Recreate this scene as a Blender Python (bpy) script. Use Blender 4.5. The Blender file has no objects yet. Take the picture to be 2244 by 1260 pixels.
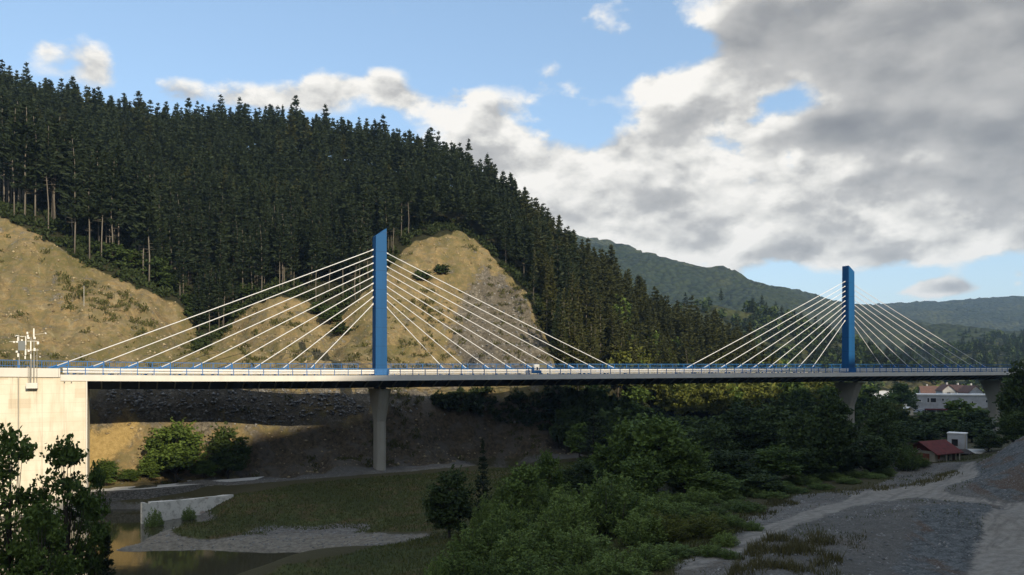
import bpy, bmesh, math, random
import numpy as np
from mathutils import Vector, Matrix, noise as mnoise
R = math.radians
random.seed(7)
rng = np.random.default_rng(11)
S = bpy.context.scene
COL = S.collection

# ------------------------------------------------------------------ camera
F = 1728.0; CX = 1122.0; HZ = 800.0          # focal length, centre column and horizon row of the photograph (2244 px wide)
cam_d = bpy.data.cameras.new('camera'); cam = bpy.data.objects.new('camera', cam_d); COL.objects.link(cam)
cam.location = (0, 0, 0); cam.rotation_euler = (R(90), 0, 0)
cam_d.sensor_width = 36.0; cam_d.lens = 36.0 * F / 2244.0
cam_d.shift_y = (HZ - 630.0) / 2244.0         # perspective-corrected: upright verticals
cam_d.clip_start = 0.5; cam_d.clip_end = 9000
S.camera = cam

# ------------------------------------------------------------------ sun, sky, exposure
SUN_AZ, SUN_EL = 35.0, 25.0                   # degrees right of straight behind the camera; height
sh = Vector((math.sin(R(SUN_AZ)), -math.cos(R(SUN_AZ)), 0))
sun_dir = Vector((sh.x * math.cos(R(SUN_EL)), sh.y * math.cos(R(SUN_EL)), math.sin(R(SUN_EL))))
sl = bpy.data.lights.new('sun', 'SUN'); sl.energy = 5.0; sl.angle = R(0.5); sl.color = (1.0, 0.845, 0.61)
so = bpy.data.objects.new('sun', sl); COL.objects.link(so)
so.rotation_euler = sun_dir.to_track_quat('Z', 'Y').to_euler()
so.location = (60, -80, 60)

S.view_settings.view_transform = 'Standard'
S.view_settings.look = 'None'
S.view_settings.exposure = 0.15
S.view_settings.gamma = 1.0
S.view_settings.use_curve_mapping = False
S.cycles.use_denoising = True
try:
    S.cycles.denoiser = 'OPENIMAGEDENOISE'
    S.cycles.denoising_input_passes = 'RGB_ALBEDO_NORMAL'
except Exception:
    pass
S.cycles.max_bounces = 5; S.cycles.diffuse_bounces = 2; S.cycles.glossy_bounces = 2
S.cycles.transmission_bounces = 3; S.cycles.volume_bounces = 0; S.cycles.transparent_max_bounces = 4
S.cycles.caustics_reflective = False; S.cycles.caustics_refractive = False

W = bpy.data.worlds.new('World'); S.world = W; W.use_nodes = True
def build_sky():
    nt = W.node_tree; N = nt.nodes; L = nt.links; N.clear()
    out = N.new('ShaderNodeOutputWorld')
    sky = N.new('ShaderNodeTexSky'); sky.sky_type = 'NISHITA'; sky.sun_disc = False
    sky.sun_elevation = R(SUN_EL); sky.sun_rotation = math.atan2(sun_dir.x, sun_dir.y)
    sky.altitude = 150; sky.air_density = 1.0; sky.dust_density = 0.0; sky.ozone_density = 3.5
    bgs = N.new('ShaderNodeBackground'); bgs.inputs['Strength'].default_value = 0.15
    hs = N.new('ShaderNodeHueSaturation'); hs.inputs['Saturation'].default_value = 1.10; hs.inputs['Value'].default_value = 2.1
    gm = N.new('ShaderNodeGamma'); gm.inputs[1].default_value = .62; L.new(sky.outputs[0], gm.inputs[0]); L.new(gm.outputs[0], hs.inputs['Color']); L.new(hs.outputs[0], bgs.inputs['Color'])
    tc = N.new('ShaderNodeTexCoord')
    sep = N.new('ShaderNodeSeparateXYZ'); L.new(tc.outputs['Generated'], sep.inputs[0])
    def M(op, a, b=None, c=None, clamp=False):
        n = N.new('ShaderNodeMath'); n.operation = op; n.use_clamp = clamp
        for i, v in enumerate((a, b, c)):
            if v is None: continue
            if isinstance(v, (int, float)): n.inputs[i].default_value = v
            else: L.new(v, n.inputs[i])
        return n.outputs[0]
    def ramp(v, lo, hi):
        n = N.new('ShaderNodeMapRange'); n.interpolation_type = 'SMOOTHSTEP'
        L.new(v, n.inputs[0]); n.inputs[1].default_value = lo; n.inputs[2].default_value = hi
        return n.outputs[0]
    az = M('ARCTAN2', sep.outputs[0], sep.outputs[1])
    hor = M('SQRT', M('ADD', M('MULTIPLY', sep.outputs[0], sep.outputs[0]), M('MULTIPLY', sep.outputs[1], sep.outputs[1])))
    el = M('ARCTAN2', sep.outputs[2], hor)
    def nz(sa, se, oa, oe, scale, detail, rough, w=0.0, dist=0.0):
        cb = N.new('ShaderNodeCombineXYZ')
        L.new(M('MULTIPLY_ADD', az, sa, oa), cb.inputs[0]); L.new(M('MULTIPLY_ADD', el, se, oe), cb.inputs[1])
        cb.inputs[2].default_value = w
        n = N.new('ShaderNodeTexNoise'); n.inputs['Scale'].default_value = scale; n.inputs['Detail'].default_value = detail
        n.inputs['Roughness'].default_value = rough; n.inputs['Distortion'].default_value = dist
        L.new(cb.outputs[0], n.inputs['Vector'])
        return n.outputs[0]
    def blob(px, py, rx, ry, amp):
        a0 = math.atan2(px - CX, F); e0 = math.atan2((HZ - py) * math.cos(a0), F)
        ra, re = rx / F * math.cos(a0) ** 2, ry / F * math.cos(a0)
        dx = M('MULTIPLY', M('SUBTRACT', az, a0), 1 / ra); dy = M('MULTIPLY', M('SUBTRACT', el, e0), 1 / re)
        d2 = M('ADD', M('MULTIPLY', dx, dx), M('MULTIPLY', dy, dy))
        return M('MULTIPLY', M('POWER', 2.718, M('MULTIPLY', d2, -1.0)), amp)
    def total(lst):
        s = lst[0]
        for b in lst[1:]: s = M('ADD', s, b)
        return s
    white = total([blob(*b) for b in [
        (95, 112, 50, 36, .60), (215, 135, 60, 52, .72), (165, 170, 120, 26, .42), (390, 205, 62, 36, .80), (540, 212, 90, 34, .66), (640, 205, 90, 30, .55), (720, 190, 70, 30, .75), (830, 178, 80, 34, .85), (900, 232, 80, 40, .85), (690, 235, 120, 20, .45),
        (1060, 315, 110, 66, 1.15), (1210, 165, 60, 60, .62), (1110, 225, 80, 46, .60), (1010, 205, 50, 26, .42), (1300, 400, 280, 110, 1.1), (1440, 195, 95, 80, 1.0), (1620, 205, 90, 80, .95), (1535, 235, 90, 50, .6),
        (1600, 335, 200, 80, 1.0), (1750, 440, 400, 110, 1.1), (2050, 470, 400, 110, 1.1), (1480, 480, 260, 66, .85), (1590, 545, 140, 26, .42),
        (2055, 626, 64, 22, 1.1), (2010, 640, 50, 10, .4), (2110, 632, 50, 14, .4), (2236, 600, 22, 14, .6), (2232, 622, 18, 10, .5), (1045, 105, 34, 14, .42), (940, 135, 60, 12, .36), (1340, 80, 40, 24, .36), (2000, 548, 320, 26, .4)]])
    grey = total([blob(*b) for b in [
        (2120, 60, 440, 160, 1.1), (1860, 40, 270, 105, .8), (2290, 270, 360, 150, .95), (1620, 50, 100, 80, .5), (1470, -10, 120, 24, .3), (1860, 285, 150, 46, .85), (2100, 420, 300, 60, .3), (2150, 510, 240, 40, .25)]])
    hole = total([blob(*b) for b in [(1730, 352, 36, 50, 1.0), (1690, 225, 70, 26, .5), (1750, 215, 40, 34, .35), (1650, 265, 60, 20, .5), (1420, 222, 30, 16, .55), (1250, 262, 120, 34, .75), (1120, 120, 160, 60, .4), (1480, 100, 110, 46, .6), (1330, 150, 60, 50, .3), (1960, 612, 380, 22, .25)]])
    far_cover = M('MULTIPLY', ramp(M('ABSOLUTE', az), 0.75, 1.3), 0.62)     # a broken cover round the rest of the sky
    SA, SE = 1.0, 1.6
    n1 = nz(SA, SE, 0, 0, 8.5, 7, .50, 0, .2)
    n1up = nz(SA, SE, -.01, .05, 8.5, 3, .48, 0, .2)
    n2 = nz(SA, SE, 3, 2, 24, 8, .58, 1.3)
    n2up = nz(SA, SE, 3 - .004, 2 + .016, 24, 4, .55, 1.3)
    n3 = nz(1, 1.5, 7, 5, 2.6, 4, .5, 2.1)
    def puff(oe, scale):
        cb = N.new('ShaderNodeCombineXYZ')
        L.new(M('ADD', az, M('MULTIPLY', M('SUBTRACT', n2, .5), .07)), cb.inputs[0]); L.new(M('ADD', M('MULTIPLY_ADD', el, 1.5, oe), M('MULTIPLY', M('SUBTRACT', n1, .5), .06)), cb.inputs[1])
        v = N.new('ShaderNodeTexVoronoi'); v.feature = 'SMOOTH_F1'; v.inputs['Scale'].default_value = scale; v.inputs['Smoothness'].default_value = .8
        L.new(cb.outputs[0], v.inputs['Vector']); return M('SUBTRACT', .75, v.outputs[0])
    pf = puff(0.0, 13); pfu = puff(.022, 13)
    cover = M('SUBTRACT', M('ADD', M('ADD', white, grey), far_cover), hole)
    nn = M('ADD', M('MULTIPLY', M('SUBTRACT', n1, .5), 2.0), M('MULTIPLY', M('SUBTRACT', n2, .5), 1.15))
    dens = M('ADD', M('ADD', M('MINIMUM', cover, 1.25), nn), M('MULTIPLY', M('SUBTRACT', pf, .35), .7))
    alpha = ramp(dens, .26, .76)
    # light on the clouds: tops bright, undersides grey, the thick sheet at the upper right grey throughout
    edge = M('ADD', M('MULTIPLY', M('SUBTRACT', n1, n1up), 1.15), M('MULTIPLY', M('SUBTRACT', pf, pfu), .75))
    edge2 = M('ADD', M('MULTIPLY', M('SUBTRACT', n2, n2up), .62), M('MULTIPLY', M('SUBTRACT', n2, .5), .22))
    thick = M('MULTIPLY', ramp(grey, .15, 1.15), 0.36)
    thin = M('MULTIPLY', ramp(dens, .65, 1.6), .22)
    lum = M('SUBTRACT', M('SUBTRACT', M('ADD', M('ADD', .92, edge), M('MULTIPLY', edge2, M('SUBTRACT', 1.0, M('MULTIPLY', thick, 1.3)))), thick), thin)
    lum = M('ADD', lum, M('MULTIPLY', M('SUBTRACT', n3, .5), .30))
    lum = M('MINIMUM', M('MAXIMUM', lum, .0), 1.0)
    cr = N.new('ShaderNodeValToRGB'); L.new(lum, cr.inputs[0])
    e = cr.color_ramp.elements
    e[0].position = 0.0; e[0].color = (.215, .216, .222, 1)
    e[1].position = 1.0; e[1].color = (.97, .93, .86, 1)
    m1 = e.new(.38); m1.color = (.325, .322, .318, 1)
    m2 = e.new(.70); m2.color = (.53, .515, .49, 1)
    m3 = e.new(.86); m3.color = (.78, .755, .70, 1)
    bgc = N.new('ShaderNodeBackground'); bgc.inputs['Strength'].default_value = 1.0
    L.new(cr.outputs[0], bgc.inputs['Color'])
    mx = N.new('ShaderNodeMixShader')
    L.new(M('MULTIPLY', alpha, .97), mx.inputs[0]); L.new(bgs.outputs[0], mx.inputs[1]); L.new(bgc.outputs[0], mx.inputs[2])
    L.new(mx.outputs[0], out.inputs['Surface'])
build_sky()

# ------------------------------------------------------------------ helpers
def at(px, py, Y):
    return Vector(((px - CX) / F * Y, Y, (HZ - py) / F * Y))
def tag(o, label=None, cat=None, group=None, kind=None):
    if label: o['label'] = label
    if cat: o['category'] = cat
    if group: o['group'] = group
    if kind: o['kind'] = kind
    return o
def empty(name, loc=(0, 0, 0), rz=0, label=None, cat=None, group=None):
    o = bpy.data.objects.new(name, None); COL.objects.link(o)
    o.location = loc; o.rotation_euler = (0, 0, rz); o.empty_display_size = .3
    return tag(o, label, cat, group)
def link(name, me, parent=None, mats=()):
    o = bpy.data.objects.new(name, me); COL.objects.link(o)
    for m in mats: me.materials.append(m)
    if parent is not None: o.parent = parent
    return o
def np_mesh(name, V, Fc, tone=None, smooth=False):
    V = np.asarray(V, dtype=np.float32); Fc = np.asarray(Fc, dtype=np.int32)
    k = Fc.shape[1]; me = bpy.data.meshes.new(name)
    me.vertices.add(len(V)); me.vertices.foreach_set('co', V.ravel())
    me.loops.add(Fc.size); me.loops.foreach_set('vertex_index', Fc.ravel())
    me.polygons.add(len(Fc)); me.polygons.foreach_set('loop_start', np.arange(0, Fc.size, k, dtype=np.int32))
    try: me.polygons.foreach_set('loop_total', np.full(len(Fc), k, dtype=np.int32))
    except Exception: pass
    if smooth: me.polygons.foreach_set('use_smooth', np.ones(len(Fc), dtype=bool))
    if tone is not None:
        a = me.attributes.new('tone', 'FLOAT', 'FACE'); a.data.foreach_set('value', np.asarray(tone, dtype=np.float32))
    me.update(calc_edges=True); me.validate()
    return me
class MB:
    """collects boxes, prisms and tubes into one mesh"""
    def __init__(s): s.bm = bmesh.new()
    def box(s, c, d, rz=0, taper=1.0):
        x, y, z = d[0] / 2, d[1] / 2, d[2] / 2
        co = [(-x, -y, -z), (x, -y, -z), (x, y, -z), (-x, y, -z), (-x * taper, -y * taper, z), (x * taper, -y * taper, z), (x * taper, y * taper, z), (-x * taper, y * taper, z)]
        m = Matrix.Translation(c) @ Matrix.Rotation(rz, 4, 'Z')
        v = [s.bm.verts.new(m @ Vector(p)) for p in co]
        for f in ((3, 2, 1, 0), (4, 5, 6, 7), (0, 1, 5, 4), (1, 2, 6, 5), (2, 3, 7, 6), (3, 0, 4, 7)): s.bm.faces.new([v[i] for i in f])
        return s
    def bb(s, x0, x1, y0, y1, z0, z1): return s.box(((x0 + x1) / 2, (y0 + y1) / 2, (z0 + z1) / 2), (x1 - x0, y1 - y0, z1 - z0))
    def tube(s, pts, rad, n=8, cap=True):
        pts = [Vector(p) for p in pts]; rad = rad if hasattr(rad, '__len__') else [rad] * len(pts)
        rings = []
        for i, p in enumerate(pts):
            t = (pts[min(i + 1, len(pts) - 1)] - pts[max(i - 1, 0)]).normalized()
            a = t.orthogonal().normalized(); b = t.cross(a)
            rings.append([s.bm.verts.new(p + (a * math.cos(2 * math.pi * k / n) + b * math.sin(2 * math.pi * k / n)) * rad[i]) for k in range(n)])
        for r0, r1 in zip(rings, rings[1:]):
            for k in range(n): s.bm.faces.new((r0[k], r0[(k + 1) % n], r1[(k + 1) % n], r1[k]))
        if cap:
            s.bm.faces.new(rings[0][::-1]); s.bm.faces.new(rings[-1])
        return s
    def poly(s, pts): s.bm.faces.new([s.bm.verts.new(p) for p in pts]); return s
    def loft(s, rings, cap=True):
        rv = [[s.bm.verts.new(p) for p in r] for r in rings]; n = len(rv[0])
        for a, b in zip(rv, rv[1:]):
            for k in range(n): s.bm.faces.new((a[k], a[(k + 1) % n], b[(k + 1) % n], b[k]))
        if cap: s.bm.faces.new(rv[0][::-1]); s.bm.faces.new(rv[-1])
        return s
    def build(s, name, mat, parent=None, smooth=False, bevel=0):
        if bevel: bmesh.ops.bevel(s.bm, geom=list(s.bm.edges), offset=bevel, segments=1, affect='EDGES')
        bmesh.ops.recalc_face_normals(s.bm, faces=s.bm.faces)
        me = bpy.data.meshes.new(name); s.bm.to_mesh(me); s.bm.free()
        if smooth: me.polygons.foreach_set('use_smooth', np.ones(len(me.polygons), dtype=bool))
        return link(name, me, parent, [mat])

# ------------------------------------------------------------------ materials
class NT:
    def __init__(s, name):
        s.m = bpy.data.materials.new(name); s.m.use_nodes = True; s.nt = s.m.node_tree; s.N = s.nt.nodes; s.L = s.nt.links
        s.N.clear(); s.out = s.N.new('ShaderNodeOutputMaterial'); s.p = s.N.new('ShaderNodeBsdfPrincipled')
        s.L.new(s.p.outputs[0], s.out.inputs[0]); s.tc = s.N.new('ShaderNodeTexCoord')
        s.p.inputs['Specular IOR Level'].default_value = .25
    def put(s, sock, v):
        if hasattr(v, 'links'): s.L.new(v, sock)
        elif isinstance(v, (tuple, list)): sock.default_value = tuple(v) + ((1,) if len(v) == 3 and len(sock.default_value) == 4 else ())
        else: sock.default_value = v
    def math(s, op, a, b=0.0, clamp=False):
        n = s.N.new('ShaderNodeMath'); n.operation = op; n.use_clamp = clamp
        s.put(n.inputs[0], a); s.put(n.inputs[1], b); return n.outputs[0]
    def noise(s, scale, detail=5, rough=.55, vec=None, stretch=None, dist=0.0, space='Object'):
        n = s.N.new('ShaderNodeTexNoise'); n.inputs['Scale'].default_value = scale; n.inputs['Detail'].default_value = detail
        n.inputs['Roughness'].default_value = rough; n.inputs['Distortion'].default_value = dist
        v = vec or s.tc.outputs[space]
        if stretch:
            mp = s.N.new('ShaderNodeMapping'); mp.inputs['Scale'].default_value = stretch; s.L.new(v, mp.inputs[0]); v = mp.outputs[0]
        s.L.new(v, n.inputs['Vector']); return n.outputs[0]
    def voro(s, scale, feature='F1', out=0, stretch=None):
        n = s.N.new('ShaderNodeTexVoronoi'); n.feature = feature; n.inputs['Scale'].default_value = scale
        v = s.tc.outputs['Object']
        if stretch:
            mp = s.N.new('ShaderNodeMapping'); mp.inputs['Scale'].default_value = stretch; s.L.new(v, mp.inputs[0]); v = mp.outputs[0]
        s.L.new(v, n.inputs['Vector']); return n.outputs[out]
    def ramp(s, v, lo, hi, a=0.0, b=1.0):
        n = s.N.new('ShaderNodeMapRange'); n.interpolation_type = 'SMOOTHSTEP'
        s.put(n.inputs[0], v); n.inputs[1].default_value = lo; n.inputs[2].default_value = hi; n.inputs[3].default_value = a; n.inputs[4].default_value = b
        return n.outputs[0]
    def mix(s, f, a, b):
        n = s.N.new('ShaderNodeMix'); n.data_type = 'RGBA'
        s.put(n.inputs[0], f); s.put(n.inputs[6], a); s.put(n.inputs[7], b); return n.outputs[2]
    def attr(s, name, out='Fac'):
        n = s.N.new('ShaderNodeAttribute'); n.attribute_name = name; return n.outputs[out]
    def bump(s, h, strength=.5, dist=.2):
        n = s.N.new('ShaderNodeBump'); n.inputs['Strength'].default_value = strength; n.inputs['Distance'].default_value = dist
        s.L.new(h, n.inputs['Height']); s.L.new(n.outputs[0], s.p.inputs['Normal'])
    def done(s, col, rough=.8, metal=0.0):
        s.put(s.p.inputs['Base Color'], col); s.put(s.p.inputs['Roughness'], rough); s.p.inputs['Metallic'].default_value = metal
        return s.m

def leaf_mat(name, dark, light, trans=.25):
    t = NT(name)
    oi = t.N.new('ShaderNodeObjectInfo')
    f = t.math('ADD', t.math('MULTIPLY', t.attr('tone'), .62), t.math('MULTIPLY', oi.outputs['Random'], .38))
    c = t.mix(f, dark, light)
    t.done(c, .65)
    t.p.inputs['Specular IOR Level'].default_value = .18
    if trans:
        tr = t.N.new('ShaderNodeBsdfTranslucent'); t.L.new(c, tr.inputs[0])
        mx = t.N.new('ShaderNodeMixShader'); mx.inputs[0].default_value = trans
        t.L.new(t.p.outputs[0], mx.inputs[1]); t.L.new(tr.outputs[0], mx.inputs[2]); t.L.new(mx.outputs[0], t.out.inputs[0])
    return t.m
def bark_mat(name, a, b):
    t = NT(name); n = t.noise(3, 5, .6, stretch=(2, 2, .4)); t.bump(n, .5, .05); return t.done(t.mix(n, a, b), .9)

def concrete_mat(name, base, stain, joints=True, streak=.5):
    t = NT(name)
    n = t.noise(.35, 6, .6); n2 = t.noise(1.2, 5, .6, stretch=(1, 1, .12)); n3 = t.noise(14, 3, .5)
    f = t.math('MULTIPLY', t.ramp(n2, .45, .75), streak)
    c = t.mix(f, base, stain)
    c = t.mix(t.ramp(n, .35, .7, 0, .45), c, tuple(x * 1.12 for x in stain))
    if joints:
        sp = t.N.new('ShaderNodeSeparateXYZ'); t.L.new(t.tc.outputs['Object'], sp.inputs[0])
        j = None
        for ax, per in ((0, 2.5), (2, 1.25)):
            w = t.math('ABSOLUTE', t.math('SUBTRACT', t.math('FRACT', t.math('DIVIDE', sp.outputs[ax], per)), .5))
            g = t.ramp(w, .484, .496)
            j = g if j is None else t.math('MAXIMUM', j, g)
        c = t.mix(t.math('MULTIPLY', j, .42), c, tuple(x * .45 for x in stain))
    if joints:
        fl = t.N.new('ShaderNodeCombineXYZ')
        t.L.new(t.math('FLOOR', t.math('ADD', t.math('DIVIDE', sp.outputs[0], 2.5), .5)), fl.inputs[0]); t.L.new(t.math('FLOOR', t.math('ADD', t.math('DIVIDE', sp.outputs[2], 1.25), .5)), fl.inputs[2])
        wn = t.N.new('ShaderNodeTexWhiteNoise'); t.L.new(fl.outputs[0], wn.inputs[0])
        c = t.mix(t.ramp(wn.outputs[0], .55, 1.0, 0, .45), c, stain)
        drip = t.noise(1.5, 6, .65, stretch=(1, 1, .06)); c = t.mix(t.ramp(drip, .56, .72, 0, .55), c, tuple(x * .7 for x in stain))
    t.bump(n3, .15, .02)
    return t.done(c, .85)
def steel_mat(name, col, rough=.4, var=.25, streak=True):
    t = NT(name); n = t.noise(.8, 4, .6, stretch=(1, 1, .25)); n2 = t.noise(6, 4, .6)
    c = t.mix(t.ramp(n, .35, .7, 0, var), col, tuple(x * .62 for x in col))
    c = t.mix(t.ramp(n2, .6, .8, 0, var * .5), c, tuple(x * .6 + .05 for x in col))
    t.p.inputs['Specular IOR Level'].default_value = .4
    return t.done(c, rough)

M = {}
M['blue'] = steel_mat('blue_paint', (.003, .098, .30), .55, .35)
def pylon_mat():
    t = NT('pylon_paint'); sp = t.N.new('ShaderNodeSeparateXYZ'); t.L.new(t.tc.outputs['Object'], sp.inputs[0])
    n = t.noise(.5, 5, .6, stretch=(1, 1, .08)); n2 = t.noise(2.5, 5, .6)
    c = t.mix(t.ramp(n, .40, .68, 0, .55), (.002, .078, .235), (.003, .052, .155)); c = t.mix(t.ramp(n2, .55, .75, 0, .25), c, (.012, .10, .25))
    w = t.math('ABSOLUTE', t.math('SUBTRACT', t.math('FRACT', t.math('DIVIDE', sp.outputs[2], 3.1)), .5)); c = t.mix(t.ramp(w, .482, .494, 0, .6), c, (.003, .035, .10))
    t.p.inputs['Specular IOR Level'].default_value = .25
    return t.done(c, .6)
M['pylon'] = pylon_mat()
M['blue_rail'] = steel_mat('blue_rail_paint', (.014, .125, .36), .5, .3)
M['cable'] = steel_mat('white_cable_sheath', (.74, .76, .80), .5, .1)
M['white_rail'] = steel_mat('galvanised_rail', (.74, .73, .71), .5, .2)
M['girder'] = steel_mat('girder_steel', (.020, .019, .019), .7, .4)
M['rib'] = steel_mat('rib_steel', (.16, .15, .12), .7, .4)
M['mast'] = steel_mat('mast_steel', (.33, .32, .29), .5, .3)
M['white'] = steel_mat('white_paint', (.80, .80, .78), .5, .15)
M['concrete'] = concrete_mat('wall_concrete', (.74, .70, .60), (.50, .42, .31))
M['fascia'] = concrete_mat('fascia_concrete', (.70, .69, .66), (.50, .48, .45), False, .3)
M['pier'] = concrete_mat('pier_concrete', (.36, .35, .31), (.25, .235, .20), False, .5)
M['asphalt'] = steel_mat('asphalt', (.06, .06, .06), .9, .3)
def ground_mat():
    t = NT('ground_cover')
    rock, gravel, grass, forest = t.attr('rock'), t.attr('gravel'), t.attr('grass'), t.attr('forest')
    greyz, road = t.attr('grey_rock'), t.attr('road')
    big = t.noise(.05, 5, .6); mid = t.noise(.28, 6, .65); fine = t.noise(1.6, 6, .7); tiny = t.noise(7, 4, .7)
    # bare ochre soil
    soil = t.mix(t.ramp(fine, .3, .7), (.150, .115, .060), (.33, .255, .125))
    soil = t.mix(t.ramp(mid, .35, .65, 0, .75), soil, (.32, .22, .095))
    strata = t.noise(.35, 5, .6, stretch=(1, 1, 2.6), dist=1.2)
    soil = t.mix(t.ramp(strata, .44, .62, 0, .7), soil, (.20, .175, .115))
    soil = t.mix(t.ramp(tiny, .60, .74, 0, .8), soil, (.070, .055, .032))
    soil = t.mix(t.ramp(tiny, .26, .38, .5, 0), soil, (.38, .32, .20))
    soil = t.mix(t.ramp(t.noise(.55, 6, .65), .46, .60, 0, .7), soil, (.165, .145, .070))
    strk = t.noise(.55, 5, .65, stretch=(1, 1, .16), dist=.6)
    soil = t.mix(t.ramp(strk, .50, .64, 0, .55), soil, (.115, .092, .052)); soil = t.mix(t.ramp(strk, .30, .42, .45, 0), soil, (.40, .345, .22))
    scrub = t.ramp(t.math('ADD', t.math('MULTIPLY', big, .5), t.math('MULTIPLY', mid, .5)), .45, .57)
    soil = t.mix(t.math('MULTIPLY', scrub, t.ramp(fine, .35, .55, .25, .9)), soil, (.105, .102, .036))
    # grey rock
    rk = t.mix(t.ramp(fine, .3, .7), (.080, .072, .058), (.27, .245, .20))
    ck = t.noise(.9, 7, .72, stretch=(1, 1, 1.7), dist=1.6); rk = t.mix(t.ramp(t.math('ABSOLUTE', t.math('SUBTRACT', ck, .5)), 0, .05, .8, 0), rk, (.04, .036, .03)); rk = t.mix(t.ramp(mid, .42, .6, .55, 0), rk, (.10, .085, .06))
    c = t.mix(t.ramp(t.math('ADD', greyz, t.math('ADD', t.math('MULTIPLY', t.math('SUBTRACT', mid, .5), 3.2), t.math('MULTIPLY', t.math('SUBTRACT', fine, .5), 1.2))), .20, .60), soil, rk)
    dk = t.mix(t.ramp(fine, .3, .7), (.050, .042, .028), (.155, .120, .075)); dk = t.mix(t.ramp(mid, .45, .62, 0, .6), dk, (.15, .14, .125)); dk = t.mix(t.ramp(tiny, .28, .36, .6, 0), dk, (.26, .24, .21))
    c = t.mix(t.ramp(t.math('ADD', t.attr('ochre'), t.math('MULTIPLY', t.math('SUBTRACT', fine, .5), .8)), .3, .7), c, t.mix(t.ramp(fine, .3, .7), (.30, .22, .088), (.46, .34, .15)))  # lighter tone puts the sunlit look of that patch into the soil colour
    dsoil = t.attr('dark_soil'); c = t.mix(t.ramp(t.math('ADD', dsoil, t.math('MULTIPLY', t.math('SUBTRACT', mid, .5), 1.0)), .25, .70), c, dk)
    # gravel
    gv = t.mix(t.ramp(fine, .3, .7), (.105, .098, .087), (.245, .230, .205))
    pe = t.voro(5.5); gv = t.mix(t.ramp(pe, .05, .5, .55, 0), gv, (.42, .42, .41)); gv = t.mix(t.ramp(tiny, .55, .7, 0, .7), gv, (.085, .085, .085))
    gv = t.mix(t.ramp(mid, .50, .66, 0, .7), gv, (.15, .125, .095)); gv = t.mix(t.ramp(big, .46, .58, 0, .6), gv, (.10, .10, .092))
    md = t.attr('mound'); mc = t.mix(t.ramp(fine, .3, .7), (.050, .058, .058), (.165, .175, .175)); mc = t.mix(t.ramp(t.noise(.35, 4, .6, stretch=(1, .3, 1)), .50, .60, 0, .85), mc, (.12, .082, .055)); mc = t.mix(t.ramp(pe, .05, .5, .5, 0), mc, (.30, .32, .33))
    gv = t.mix(t.ramp(t.math('ADD', md, t.math('MULTIPLY', t.math('SUBTRACT', fine, .5), .9)), .3, .7), gv, mc)
    bg_ = t.attr('beige'); gv = t.mix(t.math('MULTIPLY', bg_, .75), gv, t.mix(t.ramp(fine, .3, .7), (.15, .13, .10), (.33, .30, .24)))
    # grass
    gr = t.mix(t.ramp(fine, .3, .7), (.046, .058, .016), (.105, .118, .036))
    gr = t.mix(t.ramp(mid, .44, .62, 0, .8), gr, (.125, .080, .038)); gr = t.mix(t.ramp(big, .50, .60, 0, .6), gr, (.042, .058, .016))
    gr = t.mix(t.ramp(tiny, .55, .7, 0, .5), gr, (.03, .034, .012))
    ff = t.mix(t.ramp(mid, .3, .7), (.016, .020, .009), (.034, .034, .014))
    rd = t.mix(t.ramp(fine, .3, .7), (.24, .220, .190), (.37, .345, .302)); rd = t.mix(t.ramp(tiny, .58, .7, 0, .5), rd, (.12, .115, .11))
    mp = t.N.new('ShaderNodeMapping'); mp.inputs['Rotation'].default_value = (0, 0, R(-47)); t.L.new(t.tc.outputs['Object'], mp.inputs[0])
    rut = t.noise(1.5, 4, .6, vec=mp.outputs[0], stretch=(.05, 1, 1)); rd = t.mix(t.ramp(rut, .50, .64, 0, .45), rd, (.13, .125, .115)); rd = t.mix(t.ramp(rut, .30, .46, .3, 0), rd, (.36, .35, .33))
    wob = t.math('MULTIPLY', t.math('SUBTRACT', t.math('ADD', t.math('MULTIPLY', mid, .5), t.math('MULTIPLY', fine, .5)), .5), 1.1)
    def w(a): return t.ramp(t.math('ADD', a, wob), .38, .62)
    base = t.mix(w(grass), (.075, .068, .032), gr)
    base = t.mix(w(gravel), base, gv)
    base = t.mix(w(road), base, rd)
    base = t.mix(w(rock), base, c)
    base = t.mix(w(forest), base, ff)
    h = t.math('ADD', t.math('MULTIPLY', fine, .6), t.math('MULTIPLY', tiny, .4))
    t.bump(h, .9, .55)
    return t.done(base, .95)
M['ground'] = ground_mat()
def water_mat():
    t = NT('pond_water'); n = t.noise(.9, 4, .6, stretch=(1, 2.2, 1)); t.bump(n, .035, .1)
    t.p.inputs['Specular IOR Level'].default_value = .6
    return t.done((.045, .042, .022), .04)
M['water'] = water_mat()
def hill_mat(name, a, b, c, scale):
    t = NT(name); v = t.voro(scale); n = t.noise(.006, 5, .6); n2 = t.noise(.045, 5, .65)
    col = t.mix(t.ramp(n2, .3, .7), a, b); col = t.mix(t.ramp(n, .52, .66, 0, .8), col, c)
    col = t.mix(t.ramp(v, .1, .8, 0, .5), col, tuple(x * .5 for x in a))
    t.bump(t.math('SUBTRACT', 1.0, v), 1.0, 6.0)
    return t.done(col, .95)
M['far_hill'] = hill_mat('far_hill_woods', (.018, .032, .017), (.034, .048, .022), (.070, .080, .034), .11)
M['mid_hill'] = hill_mat('valley_hill_cover', (.035, .046, .016), (.065, .072, .024), (.16, .125, .06), .16)

# ------------------------------------------------------------------ ground, one height field fitted to what the photograph shows
P = []           # (x, y, z)
def pp(*rows):
    for px, py, Y in rows: P.append(tuple(at(px, py, Y)))
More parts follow.
